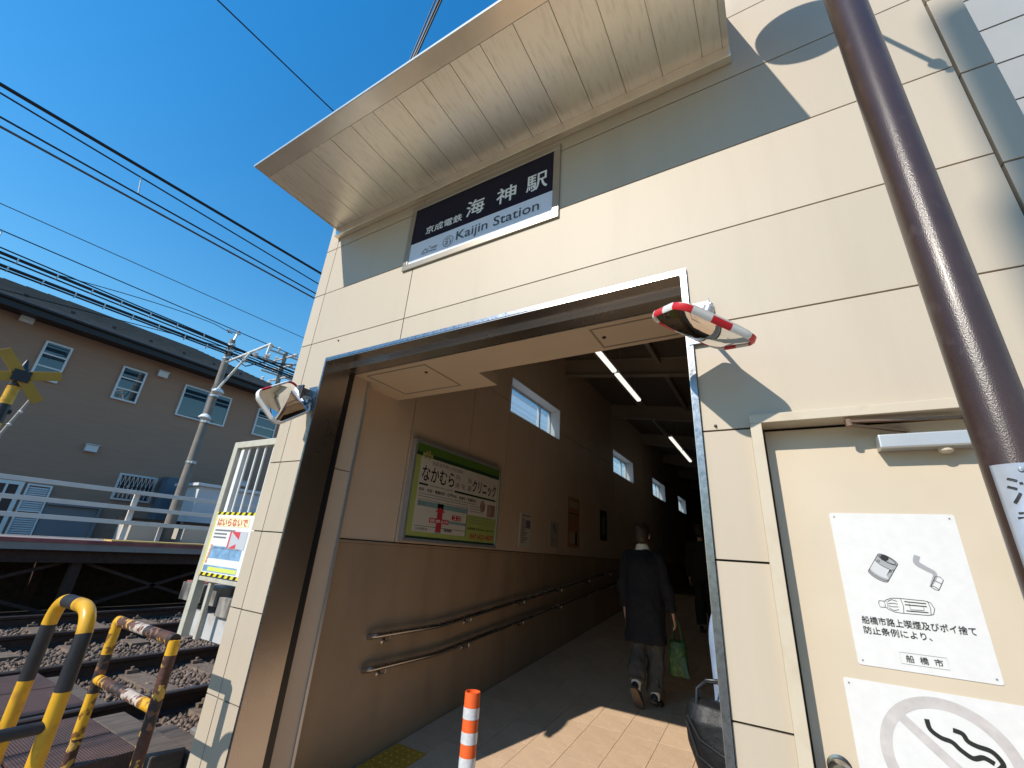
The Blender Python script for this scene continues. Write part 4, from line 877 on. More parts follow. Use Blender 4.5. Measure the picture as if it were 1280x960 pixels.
PF = root('platform_railing', (-12.4, 4, 1.26), 'grey three-bar railing along the back of the far platform', 'railing')
RAILP = mat('railing_paint', (.66, .61, .56), .5, var=.06)
for z in (2.27, 1.93, 1.62):
    mb = MB(); mb.box(-12.44, -12.38, .3, 45, z-.043, z+.043); mk('rail', mb, RAILP, PF, bevel=.006)
for y in (-2.3+3.3*k for k in range(1, 15)):
    if y > .3: mb = MB(); mb.box(-12.50, -12.44, y-.05, y+.05, 1.262, 2.27); mk('post', mb, RAILP, PF, bevel=.005)
mb = MB(); mb.box(-12.50, -12.45, 4.94, 5.02, 1.262, 1.62); mk('post', mb, FENCEP, PF)
# litter and planks lit under the platform
for k, (x, y, z, w_, d_, m_) in enumerate(((-13.1, 4.3, .55, .5, .25, WHITE), (-13.2, 5.6, .62, .9, .1, CONC), (-13.2, 6.3, .45, 1.1, .08, WHITE), (-13.0, 2.5, .7, .35, .06, PAPERW))):
    mb = MB(); mb.box(x-.05, x+.05, y-w_/2, y+w_/2, z-d_/2, z+d_/2); mb.box(x-.02, x+.02, y-.02, y+.02, 0, z); tag(mk('marker_board', mb, m_), ['white board on a short post behind the platform, left of middle', 'grey low board behind the platform legs', 'long white low board behind the platform, nearest the gate', 'small pale board behind the platform at the left edge'][k], 'board')

# ================================================================== UTILITY POLE beyond the platform
UP = root('utility_pole', (-13, 5.35, 0), 'tall concrete utility pole carrying the cable bundles in front of the brown house', 'utility pole')
mb = MB(); mb.lathe([(.135, -.05), (.08, 6.75), (.075, 6.8), (.0, 6.82)], (-13, 5.35, 0), seg=24); mk('shaft', mb, CONCPOLE, UP, smooth=True)
mb = MB(); mb.tube([(-13, 5.33, 6.5), (-13.05, 5.45, 7.1)], .03, 8); mb.lathe([(.05, 0), (.06, .05), (.03, .1)], (-13.05, 5.45, 7.07), seg=12); mb.lathe([(.04, 0), (.045, .05), (.02, .09)], (-13.02, 5.2, 6.98), seg=12); mb.beam((-13, 5.1, 7.02), (-13, 5.5, 7.06), .04, .04); mk('top_bracket', mb, ALU, UP, smooth=True)
for zz in (6.62, 6.42, 6.2, 5.22, 5.05, 4.3, 3.2):
    mb = MB(); rr_ = .135-.0081*zz+.006; mb.lathe([(rr_, zz-.03), (rr_+.008, zz-.02), (rr_+.008, zz+.02), (rr_, zz+.03)], (-13, 5.35, 0), seg=20, cap=False); mb.box(-12.9, -12.83, 5.3, 5.4, zz-.03, zz+.03); mk('clamp_band', mb, ALU, UP)
mb = MB(); mb.tube([(-12.9, 5.35, 6.08), (-10.85, 5.35, 6.24), (-10.80, 5.35, 6.22)], .035, 10); mb.tube([(-12.88, 5.35, 5.28), (-11.75, 5.35, 6.16)], .03, 10); mb.beam((-10.85, 5.35, 6.2), (-10.88, 5.35, 5.95), .05, .05); mk('cross_arm', mb, WHITE, UP, smooth=True)
for x, z in ((-10.88, 5.93), (-11.45, 6.1), (-11.95, 6.05)):
    mb = MB()
    for q_ in range(3): mb.lathe([(.02, -q_*.05), (.07, -q_*.05-.02), (.02, -q_*.05-.035)], (x, 5.35, z), seg=12)
    mk('insulator', mb, PORC, UP, smooth=True)
for z, y in ((5.12, 5.30), (4.36, 5.2)):
    mb = MB(); mb.tube([(-13, 5.35, z+.05), (-12.7, y, z+.05)], .02, 8); mb.lathe([(.03, .08), (.10, .04), (.15, -.03), (.14, -.05), (.02, -.05)], (-12.6, y-.05, z), seg=18); mk('platform_lamp', mb, WHITE, UP, smooth=True)
UP2 = root('distant_mast', (-27, 14.45, 0), 'slim far mast crowded with insulators beyond the roof of the brown house', 'mast')
mb = MB(); mb.lathe([(.20, 0), (.13, 13.1), (.0, 13.15)], (-27, 14.45, 0), seg=12); mk('shaft', mb, CONCPOLE, UP2, smooth=True)
for z in (10.6, 11.4, 12.2, 12.9):
    mb = MB(); mb.beam((-27.2, 13.3, z), (-26.8, 15.7, z), .09, .09); mk('cross_arm', mb, FENCEP, UP2); mb = MB(); mb.beam((-28.2, 14.45, z-.2), (-25.6, 14.45, z-.2), .09, .09); mk('cross_arm', mb, FENCEP, UP2)
    for dy in (-1.0, -.5, .6, 1.1): mb = MB(); mb.lathe([(.03, 0), (.11, .09), (.05, .15), (.11, .24), (.03, .33)], (-27, 14.45+dy, z+.05), seg=10); mk('insulator', mb, PORC, UP2)
# ---- wires
ORD = ['first', 'second', 'third', 'fourth', 'fifth', 'sixth', 'seventh', 'eighth']
def wire(lab, X, a, b, r, y0=-6, y1=28, m=WIRE, sag=0.0, x2=None, nm='overhead_wire'):
    (ya, za), (yb, zb) = a, b; s = (zb-za)/(yb-ya); pts = []
    for i in range(25):
        y = y0+(y1-y0)*i/24; yc = min(max(y, ya-2), yb+2); pts.append((X, y, za+s*(yc-ya)))
    mb = MB(); mb.tube(pts, r, 6); return tag(mk(nm, mb, m), lab, 'wire', 'overhead wires along the railway')
wire('thick black cable highest across the sky at left', -7, (-.267, 6.16), (4.041, 6.368), .022)
wire('thin wire just under the thick highest cable', -5.8, (-.191, 5.287), (3.326, 5.345), .009)
wire('upper of the two close contact wires joined by a short dropper', -5.8, (-.112, 5.057), (3.374, 5.164), .010)
wire('lower of the two close contact wires', -5.8, (-.08, 4.966), (3.325, 5.075), .012, m=COPPERW)
wire('lone thin wire midway between the contact wires and the cable bundle', -9, (.261, 5.737), (5.19, 5.928), .007, m=COPPERW)
wire('top thin wire meeting the utility pole tip', -13, (.564, 7.055), (5.327, 7.111), .013)
wire('thin wire above the upper cable bundle at the utility pole', -13, (.688, 6.699), (5.05, 6.63), .016)
wire('thick upper cable of the spaced bundle', -12.95, (.73, 6.578), (5.089, 6.57), .036)
wire('thin messenger wire under the thick upper cable', -13, (.761, 6.50), (5.155, 6.50), .019)
wire('thick lower cable of the spaced bundle', -12.95, (.816, 6.329), (5.117, 6.385), .036)
wire('bottom thin cable of the bundle above the brown roof', -12.95, (.844, 6.26), (5.144, 6.32), .022)
wire('thin wire skimming the ridge of the brown house', -13.4, (.955, 5.99), (4.7, 6.55), .012, y1=14)
mb = MB(); mb.tube([(-5.8, .93, 5.30), (-5.8, .965, 5.10)], .008, 6); tag(mk('wire_dropper', mb, ALU), 'short pale dropper linking two contact wires in the open sky', 'dropper')
mb = MB(); mb.tube([(-13, .60, 7.05), (-13, .6, 6.72)], .012, 6); tag(mk('wire_dropper', mb, ALU), 'short pale dropper at the left edge above the cable bundle', 'dropper')
for k, y in enumerate((.98, 1.6, 2.2, 2.75, 3.35, 3.95, 4.6)):
    mb = MB(); mb.box(-12.99, -12.91, y-.012, y+.012, 6.48, 6.60); tag(mk('cable_spacer', mb, ALU), f'{ORD[k]} pale spacer clip from the left on the upper cable pair', 'spacer', 'spacer clips on the cable bundle')
for k, y in enumerate((.92, 1.45, 1.98, 2.5, 3.05, 3.6, 4.2, 4.75)):
    mb = MB(); mb.box(-12.99, -12.91, y-.012, y+.012, 6.25, 6.37); tag(mk('cable_spacer', mb, ALU), f'{ORD[k]} pale spacer clip from the left on the lower cable pair', 'spacer', 'spacer clips on the cable bundle')
mb = MB(); mb.tube([(-12.95, 1.6, 6.6)]+[(-12.95, 1.6+.35*k, 6.6+.42*math.sin(k/10*PI*.5)+.0*k) for k in range(1, 10)]+[(-13, 5.28, 6.98)], .010, 6); tag(mk('looping_cable', mb, WIRE), 'slack cable looping up to the utility pole tip', 'cable')
mb = MB(); mb.tube([(-12.92, 5.4, 6.35), (-12.5, 5.38, 6.1), (-11.9, 5.4, 5.8), (-11.2, 5.5, 5.85), (-10.9, 6.2, 6.0), (-10.9, 9, 6.1)], .016, 6); tag(mk('drooping_cable', mb, WIRE), 'black cable drooping under the white arm of the utility pole', 'cable')
mb = MB(); mb.tube([(-6.25, -6, 9.0), (-6.215, .858, 9.0), (-6.113, 2.931, 9.0), (-6.0, 12, 9)], .011, 6); tag(mk('overhead_wire', mb, WIRE), 'single wire running down the sky to the canopy top edge', 'wire')
for k, (off, r_) in enumerate(((0, .014), (.05, .010), (-.08, .007))):
    mb = MB(); mb.tube([(-2.75+off*.3, 1.78, 5.36), (-.9+off*.6, 1.54+off, 10.56), (4.8, -1.2+off, 10.9)], r_, 8)
    tag(mk('service_cable', mb, WIRE), ['thick dark cable slanting steeply above the canopy', 'thinner cable twisted beside the thick slanting one', 'thin wire left of the thick slanting cable'][k], 'cable')

mb = MB(); mb.box(-2.80, -2.70, 1.77, 1.83, 5.22, 5.40); mk('cable_bracket', mb, ALU, B)
# ================================================================== CROSSING SIGNAL
XYEL = mat('signal_yellow', (.50, .25, .02), .5, var=.1)
XS = root('crossing_signal', (-10.15, 1.42, 0), 'yellow crossbuck on a black and yellow striped post at the left edge', 'crossing signal')
sx_, sy_ = -10.15, 1.415
for k in range(11):
    mb = MB(); z_ = .2+k*.30; mb.lathe([(.075, z_), (.075, z_+.30)], (sx_, sy_, 0), seg=20); mk('post_band', mb, GBLK if k % 2 else YELC, XS, smooth=True)
mb = MB(); mb.lathe([(.085, 3.5), (.085, 3.62), (.11, 3.64), (.11, 3.76), (.05, 3.82), (.015, 3.95), (.0, 3.96)], (sx_, sy_, 0), seg=20); mk('post_cap', mb, GBLK, XS, smooth=True)
cz_ = 3.66
for a, mm in ((20, XYEL), (-48, XYEL)):
    for sgn in (-1, 1):
        da = Vector((0, math.cos(math.radians(a)), math.sin(math.radians(a)))); q0 = Vector((sx_+.10, sy_, cz_))+da*sgn*.05; q1 = Vector((sx_+.10, sy_, cz_))+da*sgn*.46
        mb = MB(); mb.beam(q0, q1, .02, .15, up=da.cross(Vector((1, 0, 0)))); mk('crossbuck_arm', mb, mm, XS, bevel=.005)
mb = MB(); mb.box(sx_+.06, sx_+.13, sy_-.10, sy_+.10, cz_-.09, cz_+.09); mk('mounting_bracket', mb, GBLK, XS); mb = MB(); mb.tube([(sx_, sy_-.5, 3.0), (sx_, sy_+.1, 3.1)], .04, 8); mk('side_arm', mb, GBLK, XS)
CHN = root('signal_cable', (-10.4, 1.75, 1.5), 'pale beaded stay running down beside the crossing signal', 'stay')
mb = MB(); mb.tube([(-10.4, 1.7, 3.45), (-10.55, 1.42, 2.0), (-10.6, 1.4, 1.3)], .02, 8); mk('stay', mb, FENCEP, CHN)
for k in range(6): t_ = k/6; mb = MB(); mb.lathe([(.01, -.03), (.035, 0), (.01, .03)], (-10.4-.15*t_, 1.7-.28*t_, 3.4-1.35*t_), seg=10); mk('bead', mb, WHITE, CHN)

# ================================================================== BROWN HOUSE across the tracks
HS = root('brown_house', (-18, 4, 0), 'two-storey brown house with dark eaves across the tracks', 'house')
HX = -16.0; ye0, ye1 = -7.5, 9.6
OPEN = [(2.36, 2.90, 4.93, 5.96), (4.04, 4.64, 4.93, 5.93), (5.68, 7.16, 4.92, 5.96), (8.14, 8.95, 4.93, 5.93), (-1.2, -.6, 4.93, 5.93), (-4.2, -2.6, 4.93, 5.95)]
mb = MB(); mb.box(HX-9, HX, ye0, ye1, -.05, 6.38); mk('wall', mb, HOUSE, HS)
def hwin(y0, y1, z0, z1, bars, m=GLASSD, x=HX, fm=ALUW, t=.045):
    fr = MB(); 
    for q in ((y0, y1, z1-t, z1), (y0, y1, z0, z0+t), (y0, y0+t, z0+t, z1-t), (y1-t, y1, z0+t, z1-t)): fr.box(x+.002, x+.06, *q)
    for (kind_, v_) in bars:
        if kind_ == 'h': fr.box(x+.004, x+.055, y0+t, y1-t, v_-.02, v_+.02)
        else: fr.box(x+.004, x+.055, v_-.02, v_+.02, z0+t, z1-t)
    w_ = mk('window', fr, fm, HS); p = MB(); p.box(x+.003, x+.03, y0+t, y1-t, z0+t, z1-t); mk('pane', p, m, w_); return w_
for (a, b, c_, d_) in OPEN:
    if b-a < .85: 
        w_ = hwin(a, b, c_, d_, [('h', c_+(d_-c_)*.34), ('h', c_+(d_-c_)*.67)]); 
    else: hwin(a, b, c_, d_, [('v', (a+b)/2)])
# ground floor
hwin(4.93, 5.85, 2.22, 2.95, [], GLASSD)
gl = MB()
for k in range(9): yy_ = 4.95+k*.1; gl.beam((HX+.12, yy_, 2.27), (HX+.12, yy_+.1, 2.92), .012, .012); gl.beam((HX+.12, yy_+.1, 2.27), (HX+.12, yy_, 2.92), .012, .012)
mk('window_grille', gl, ALU, HS)
hwin(2.62, 3.18, 1.1, 2.40, [('v', 2.9)], mat('curtain_brown', (.07, .045, .04), .6), t=.08, fm=WHITE)
sh = MB(); 
for q in ((3.24, 3.70, 2.34, 2.38), (3.24, 3.70, 1.72, 1.76), (3.24, 3.28, 1.76, 2.34), (3.66, 3.70, 1.76, 2.34), (3.24, 3.28, 1.1, 1.72), (3.66, 3.70, 1.1, 1.72)): sh.box(HX+.01, HX+.06, *q)
sf = mk('shutter', sh, WHITE, HS)
for k in range(11): mb = MB(); z_ = 1.78+k*.05; mb.hexa([(HX+.02, 3.29, z_), (HX+.02, 3.65, z_), (HX+.05, 3.65, z_-.012), (HX+.05, 3.29, z_-.012), (HX+.02, 3.29, z_+.03), (HX+.02, 3.65, z_+.03), (HX+.05, 3.65, z_+.02), (HX+.05, 3.29, z_+.02)]); mk('slat', mb, ALUW, sf)
for k in range(11): mb = MB(); z_ = 1.12+k*.052; mb.hexa([(HX+.02, 3.29, z_), (HX+.02, 3.65, z_), (HX+.05, 3.65, z_-.012), (HX+.05, 3.29, z_-.012), (HX+.02, 3.29, z_+.03), (HX+.02, 3.65, z_+.03), (HX+.05, 3.65, z_+.02), (HX+.05, 3.29, z_+.02)]); mk('slat', mb, ALUW, sf)
mb = MB(); mb.box(HX+.01, HX+.12, 3.72, 4.82, 1.93, 1.98); mb.box(HX+.01, HX+.12, 4.77, 4.82, -.05, 1.93); mb.box(HX+.01, HX+.04, 3.72, 4.77, -.05, 1.93); mk('roller_shutter', mb, mat('shutter_grey', (.22, .215, .23), .6, var=.05), HS)
mb = MB(); mb.box(HX+.01, HX+.5, 5.95, 6.5, -.05, 3.0); mk('blue_cladding', mb, mat('panel_blue', (.10, .14, .19), .5), HS)
for (y_, z_) in ((1.86, 6.33), (5.0, 6.03), (4.1, 3.47), (8.3, 3.2)):
    mb = MB(); mb.box(HX, HX+.12, y_-.13, y_+.13, z_-.10, z_+.08); mb.box(HX, HX+.16, y_-.15, y_+.15, z_+.08, z_+.10); mk('vent_hood', mb, ALUW, HS, bevel=.01)
# roof: hipped, shingled
EX = HX+.55; rz = 8.72; r0 = Vector((-20.3, ye0+11.0, rz)); r1 = Vector((-20.3, ye1-2.6, rz)); bx0, bx1 = HX-9.5, EX; by0, by1 = ye0-.55, ye1+.55
mb = MB(); e0, e1, e2, e3 = Vector((bx1, by0, 6.585)), Vector((bx1, by1, 6.585)), Vector((bx0, by1, 6.585)), Vector((bx0, by0, 6.585))
mb.poly([e0, e1, r1, r0]); mb.poly([e1, e2, r1]); mb.poly([e2, e3, r0, r1]); mb.poly([e3, e0, r0]); RF = mk('roof', mb, ROOFT, HS)
mb = MB(); nrows = 22
for k in range(nrows):
    t0, t1 = k/nrows, (k+1)/nrows; a0, b0 = e0.lerp(r0, t0), e1.lerp(r1, t0); a1, b1 = e0.lerp(r0, t1), e1.lerp(r1, t1); up = Vector((0, 0, .028)); l = Vector((0, 0, .006))
    mb.hexa([a0, b0, b1, a1, a0+up, b0+up, b1+l, a1+l])
mk('shingle_courses', mb, ROOFT, RF, kind='stuff')
for k in range(13): y_ = -4+.95*k; t_ = .22; p_ = e0.lerp(r0, t_); mb = MB(); mb.box(p_.x-.03, p_.x+.03, y_-.05, y_+.05, p_.z-.02, p_.z+.08); mk('snow_guard', mb, FASCIA, RF)
mb = MB(); mb.box(EX-.03, EX+.02, by0, by1, 6.35, 6.58); mb.box(bx0, EX-.03, by1-.05, by1, 6.35, 6.58); mb.box(bx0, EX-.03, by0, by0+.05, 6.35, 6.58); mb.box(bx0, EX-.03, by0+.05, by1-.05, 6.38, 6.40); mk('eaves', mb, FASCIA, HS)
mb = MB(); mb.tube([(EX+.05, by0, 6.55), (EX+.05, by1, 6.55)], .045, 10); mk('gutter', mb, FASCIA, HS, smooth=True)
# white cabinets by the pole
CB = root('white_cabinet', (-14.2, 6.6, 0), 'white metal equipment cabinet right of the utility pole behind the railing', 'cabinet')
mb = MB(); mb.box(-14.9, -13.7, 6.05, 8.4, -.05, 2.72); mk('body', mb, mat('cabinet_white', (.62, .63, .66), .5, var=.03), CB, bevel=.01)
mb = MB(); mb.box(-15.0, -13.6, 5.95, 8.5, 2.72, 2.80); mk('lid', mb, ALUW, CB, bevel=.008)
CB2 = root('low_bench_box', (-12.9, 5.9, 1.26), 'low cream box with dark lid beside the foot of the utility pole', 'box')
mb = MB(); mb.box(-13.5, -12.75, 4.5, 5.05, 1.0, 1.68); mk('body', mb, mat('box_cream', (.50, .47, .42), .6), CB2); mb = MB(); mb.box(-13.55, -12.7, 4.45, 5.1, 1.68, 1.74); mk('lid', mb, FASCIA, CB2)
mb = MB(); mb.box(-13.5, -12.75, 5.6, 6.25, 1.0, 1.68); mk('body', mb, MATS['box_cream'], CB2); mb = MB(); mb.box(-13.55, -12.7, 5.5, 6.35, 1.68, 1.75); mk('lid', mb, FASCIA, CB2)
# neighbour of the house further back
NB = root('pale_house', (-20, 16, 0), 'pale building corner just beyond the end of the brown house', 'house')
mb = MB(); mb.box(-26, -17.0, 10.6, 20, -.05, 5.6); mk('wall', mb, mat('pale_render', (.36, .32, .26), .85, var=.05), NB)
mb = MB(); mb.box(-26.2, -16.8, 10.4, 20.2, 5.6, 5.75); mk('roof', mb, ROOFT, NB)
mb = MB(); mb.box(-17.0, -16.96, 11.5, 12.8, 3.4, 4.6); mk('window', mb, GLASSD, NB)
# ================================================================== GREY CLAD BUILDING at the right
GB = root('grey_building', (6, 2.6, 0), 'light grey building with horizontal siding at the top right corner', 'building')
mb = MB(); mb.box(.99, 9, 2.13, 9, -.05, 7.9); mk('wall', mb, mat('siding_back', (.1, .1, .1), .8), GB)
for k in range(34):
    z_ = .02+k*.232; mb = MB(); mb.hexa([(.99, 2.104, z_), (9, 2.104, z_), (9, 2.13, z_), (.99, 2.13, z_), (.99, 2.109, z_+.230), (9, 2.109, z_+.230), (9, 2.13, z_+.230), (.99, 2.13, z_+.230)]); mk('siding_board', mb, GREYB, GB)
mb = MB(); mb.box(.9, 9.1, 2.05, 9.1, 7.9, 8.0); mk('roof', mb, FASCIA, GB)
# ================================================================== ACROSS THE STREET (seen in the mirrors, bounces light)
SB = root('street_house', (4, -12, 0), 'white house across the street from the station, seen only in reflections', 'house')
mb = MB(); mb.box(1.5, 11, -18, -11, -.05, 5.4); mk('wall', mb, mat('street_wall', (.55, .52, .48), .8), SB); mb = MB(); mb.box(1.1, 11.4, -18.4, -10.6, 5.4, 5.6); mk('roof', mb, ROOFT, SB)
for k in range(3): mb = MB(); mb.box(2.6+2.6*k, 3.8+2.6*k, -11.0, -10.95, 3.2, 4.3); w_ = mk('window', mb, ALU, SB); mb = MB(); mb.box(2.66+2.6*k, 3.74+2.6*k, -10.96, -10.94, 3.26, 4.24); mk('pane', mb, GLASSD, w_)
mb = MB(); mb.box(3, 3.9, -11.02, -10.95, 0, 2.1); mk('door', mb, BROWNP, SB)
TP = root('street_pole', (-2.15, -8, 0), 'tall concrete street pole with transformer behind the viewer', 'utility pole')
mb = MB(); mb.lathe([(.17, 0), (.125, 11.7), (0, 11.75)], (-2.175, -8, 0), seg=20); mk('shaft', mb, CONCPOLE, TP, smooth=True)
mb = MB(); mb.lathe([(.20, 10.2), (.22, 10.25), (.22, 10.7), (.18, 10.76)], (-2.13, -8, 0), seg=20); mk('transformer', mb, FENCEP, TP, smooth=True)
#PEOPLE#
# ================================================================== PEOPLE
def fuse(name, mb, voxel, m, parent, sm=4, extra=None, wob=0.0, seed=0):
    """unite overlapping shapes into one continuous skin (voxel remesh), optional cloth wobble"""
    me = bpy.data.meshes.new(name); me.from_pydata(mb.v, [], mb.f); me.update(); o = bpy.data.objects.new(name, me); COL.objects.link(o)
    if extra is not None:
        bm_ = __import__('bmesh').new(); bm_.from_mesh(me); bm_.from_mesh(extra); bm_.to_mesh(me); bm_.free()
    r = o.modifiers.new('r', 'REMESH'); r.mode = 'VOXEL'; r.voxel_size = voxel
    q = o.modifiers.new('s', 'SMOOTH'); q.iterations = sm; q.factor = .5
    dg = bpy.context.evaluated_depsgraph_get(); dg.update(); m2 = bpy.data.meshes.new_from_object(o.evaluated_get(dg))
    bpy.data.objects.remove(o); m2.name = name
    if wob:
        from mathutils import noise
        n = len(m2.vertices)
        for v in m2.vertices:
            p = v.co; d = noise.noise(Vector((p.x*9+seed, p.y*9, p.z*5)))+.5*noise.noise(Vector((p.x*20, p.y*20+seed, p.z*14)))
            v.co = p+v.normal*wob*d
    m2.materials.clear(); m2.materials.append(m); m2.polygons.foreach_set('use_smooth', [True]*len(m2.polygons)); m2.update()
    o = bpy.data.objects.new(name, m2); COL.objects.link(o); attach(o, parent); return o
def person(loc, rot, label, H, legs, arms, top, trousers, hair_m, hem, collar=None, top_w=.19, wob=.012, seed=1, hair_len=.0):
    s = H/1.70; Rz = Matrix.Rotation(rot, 3, 'Z'); L0 = Vector(loc)
    def T(p): return L0+Rz @ (Vector(p)*s)
    r = root('person', loc, label, 'person')
    # ---- continuous body: skinned skeleton, with separate fingers
    J = {'pelvis': ((0, 0, .93), .105), 'waist': ((0, .005, 1.05), .095), 'chest': ((0, .0, 1.24), .115), 'neckb': ((0, -.005, 1.41), .06), 'neck': ((0, .01, 1.475), .05), 'skull': ((0, .018, 1.54), .062)}
    E_ = [('pelvis', 'waist'), ('waist', 'chest'), ('chest', 'neckb'), ('neckb', 'neck'), ('neck', 'skull')]
    for side, sg in (('L', -1), ('R', 1)):
        hip, knee, ank, ball, toe = legs[side]; el, wr = arms[side]
        sh_ = (sg*.165, -.005, 1.375)
        for n_, p_, q_ in (('sh', sh_, .052), ('el', el, .036), ('wr', wr, .024), ('hip', hip, .085), ('knee', knee, .055), ('ank', ank, .036), ('ball', ball, .036), ('toe', toe, .024)): J[n_+side] = (p_, q_)
        E_ += [('chest', 'sh'+side), ('sh'+side, 'el'+side), ('el'+side, 'wr'+side), ('pelvis', 'hip'+side), ('hip'+side, 'knee'+side), ('knee'+side, 'ank'+side), ('ank'+side, 'ball'+side), ('ball'+side, 'toe'+side)]
    names = list(J); me = bpy.data.meshes.new('sk'); me.from_pydata([T(J[n_][0]) for n_ in names], [(names.index(a), names.index(b)) for a, b in E_], [])
    o = bpy.data.objects.new('sk', me); COL.objects.link(o); md = o.modifiers.new('skin', 'SKIN'); md.use_smooth_shade = True
    sv = me.skin_vertices[0].data
    for i, n_ in enumerate(names): sv[i].radius = (J[n_][1]*s, J[n_][1]*s); sv[i].use_root = (i == 0)
    sb = o.modifiers.new('sub', 'SUBSURF'); sb.levels = 1; sb.render_levels = 1
    dg = bpy.context.evaluated_depsgraph_get(); dg.update(); ex = bpy.data.meshes.new_from_object(o.evaluated_get(dg)); bpy.data.objects.remove(o)
    mb = MB()
    def ell(c, rx, ry, rz, n=16, k=10):                                # ellipsoid
        c = Vector(c); mb.rings([[T(c+Vector((rx*math.sin(t)*math.cos(a), ry*math.sin(t)*math.sin(a), rz*math.cos(t)))) for a in (2*PI*j/n for j in range(n))] for t in (PI*(.02+.96*i/k) for i in range(k+1))])
    ell((0, .012, 1.605), .074, .092, .098); ell((0, .045, 1.535), .050, .056, .062); ell((0, .098, 1.572), .012, .020, .024); ell((0, .092, 1.600), .008, .014, .03)
    ell((0, .092, 1.533), .022, .014, .008); ell((0, .090, 1.522), .019, .014, .007); ell((0, .088, 1.497), .022, .018, .016)
    for sg in (-1, 1): ell((sg*.076, .005, 1.585), .010, .020, .032); ell((sg*.030, .083, 1.622), .022, .016, .008)
    for side, sg in (('L', -1), ('R', 1)):                            # hands: palm, four fingers, thumb
        el, wr = Vector(arms[side][0]), Vector(arms[side][1]); d = (wr-el).normalized(); side_v = Vector((0, 1, 0)); side_v = (side_v-d*side_v.dot(d)).normalized(); nn = d.cross(side_v)*sg
        pc = wr+d*.05
        mb.rings([[T(wr+d*t+side_v*w_*math.cos(a)+nn*h_*math.sin(a)) for a in (2*PI*j/12 for j in range(12))] for t, w_, h_ in ((-.01, .022, .018), (.03, .036, .015), (.085, .040, .013), (.095, .034, .009))])
        for k, ln_ in enumerate((.068, .078, .072, .056)):
            b = wr+d*.088+side_v*(.028-.019*k); c1 = d; p = [b]; curl = .95 if seed == 8 else .35
            ang = 0
            for f_ in (.45, .32, .23): ang += curl; p.append(p[-1]+(d*math.cos(ang)-nn*math.sin(ang))*ln_*f_)
            mb.tube([T(q) for q in p], [.0088*s, .0083*s, .0078*s, .006*s], 8)
        b = wr+d*.03+side_v*.03; mb.tube([T(b), T(b+side_v*.022+d*.025), T(b+side_v*.03+d*.052-nn*.006)], [.011*s, .0095*s, .007*s], 8)
    fuse('body', mb, .0065, SKIN, r, 3, extra=ex)
    eb = MB()
    for sg in (-1, 1): 
        c = Vector((sg*.030, .090, 1.606)); eb.rings([[T(c+Vector((.011*math.sin(t)*math.cos(a), .009*math.sin(t)*math.sin(a), .008*math.cos(t)))) for a in (2*PI*j/10 for j in range(10))] for t in (PI*(.03+.94*i/6) for i in range(7))])
    mk('eyes', eb, INK, r, smooth=True)
    # ---- hair
    mb = MB(); ell((0, -.012, 1.632), .086, .094, .092); ell((0, -.04, 1.585), .078, .066, .085)
    if hair_len: ell((0, -.05, 1.52), .075, .055, .09)
    rr = random.Random(seed)
    for k in range(26): a = rr.uniform(0, 2*PI); t = rr.uniform(.1, 1.1); c = Vector((.078*math.sin(t)*math.cos(a), -.02+.082*math.sin(t)*math.sin(a), 1.635+.082*math.cos(t))); ell(c, .022, .02, .018, 8, 5)
    fuse('hair', mb, .008, hair_m, r, 3, wob=.006, seed=seed)
    # ---- upper garment
    mb = MB(); tw = top_w
    prof = [(hem, tw*1.02, .135), (hem+.10, tw*1.0, .135), (1.0, tw*.93, .13), (1.15, tw*.93, .13), (1.28, tw*.98, .128), (1.36, tw*.92, .11), (1.405, tw*.62, .085), (1.44, tw*.38, .07)]
    mb.rings([[T((rx*math.copysign(abs(math.cos(a))**.8, math.cos(a)), ry*math.copysign(abs(math.sin(a))**.8, math.sin(a)), z)) for a in (2*PI*j/24 for j in range(24))] for z, rx, ry in prof])
    for side, sg in (('L', -1), ('R', 1)):
        el, wr = Vector(arms[side][0]), Vector(arms[side][1]); d = (wr-el).normalized()
        mb.tube([T((sg*.10, -.005, 1.37)), T((sg*.168, -.006, 1.36)), T(Vector((sg*.19, -.005, 1.28))), T(el), T(wr-d*.02)], [.072*s, .073*s, .064*s, .054*s, .044*s], 14)
    fuse('jacket' if hem < .8 else 'shirt', mb, .010, top, r, 5, wob=wob, seed=seed)
    if collar is not None:
        mb = MB(); mb.rings([[T((rx*math.cos(a), .0+ry*math.sin(a), z-.012*math.sin(a))) for a in (2*PI*j/20 for j in range(20))] for z, rx, ry in ((1.425, .085, .076), (1.455, .074, .068), (1.485, .066, .062), (1.486, .060, .056), (1.44, .06, .056))], cap=False); mk('collar', mb, collar, r, smooth=True)
    # ---- trousers
    mb = MB(); mb.rings([[T((rx*math.cos(a), ry*math.sin(a), z)) for a in (2*PI*j/20 for j in range(20))] for z, rx, ry in ((.80, .150, .115), (.90, .165, .125), (1.02, .15, .115))])
    for side in 'LR':
        hip, knee, ank = map(Vector, legs[side][:3]); e_ = ank+(knee-ank).normalized()*.05; mb.tube([T(hip+Vector((0, 0, -.02))), T(hip.lerp(knee, .5)), T(knee), T(knee.lerp(e_, .5)), T(e_)], [.098*s, .092*s, .085*s, .082*s, .082*s], 14)
    fuse('trousers', mb, .010, trousers, r, 4, wob=wob, seed=seed+3)
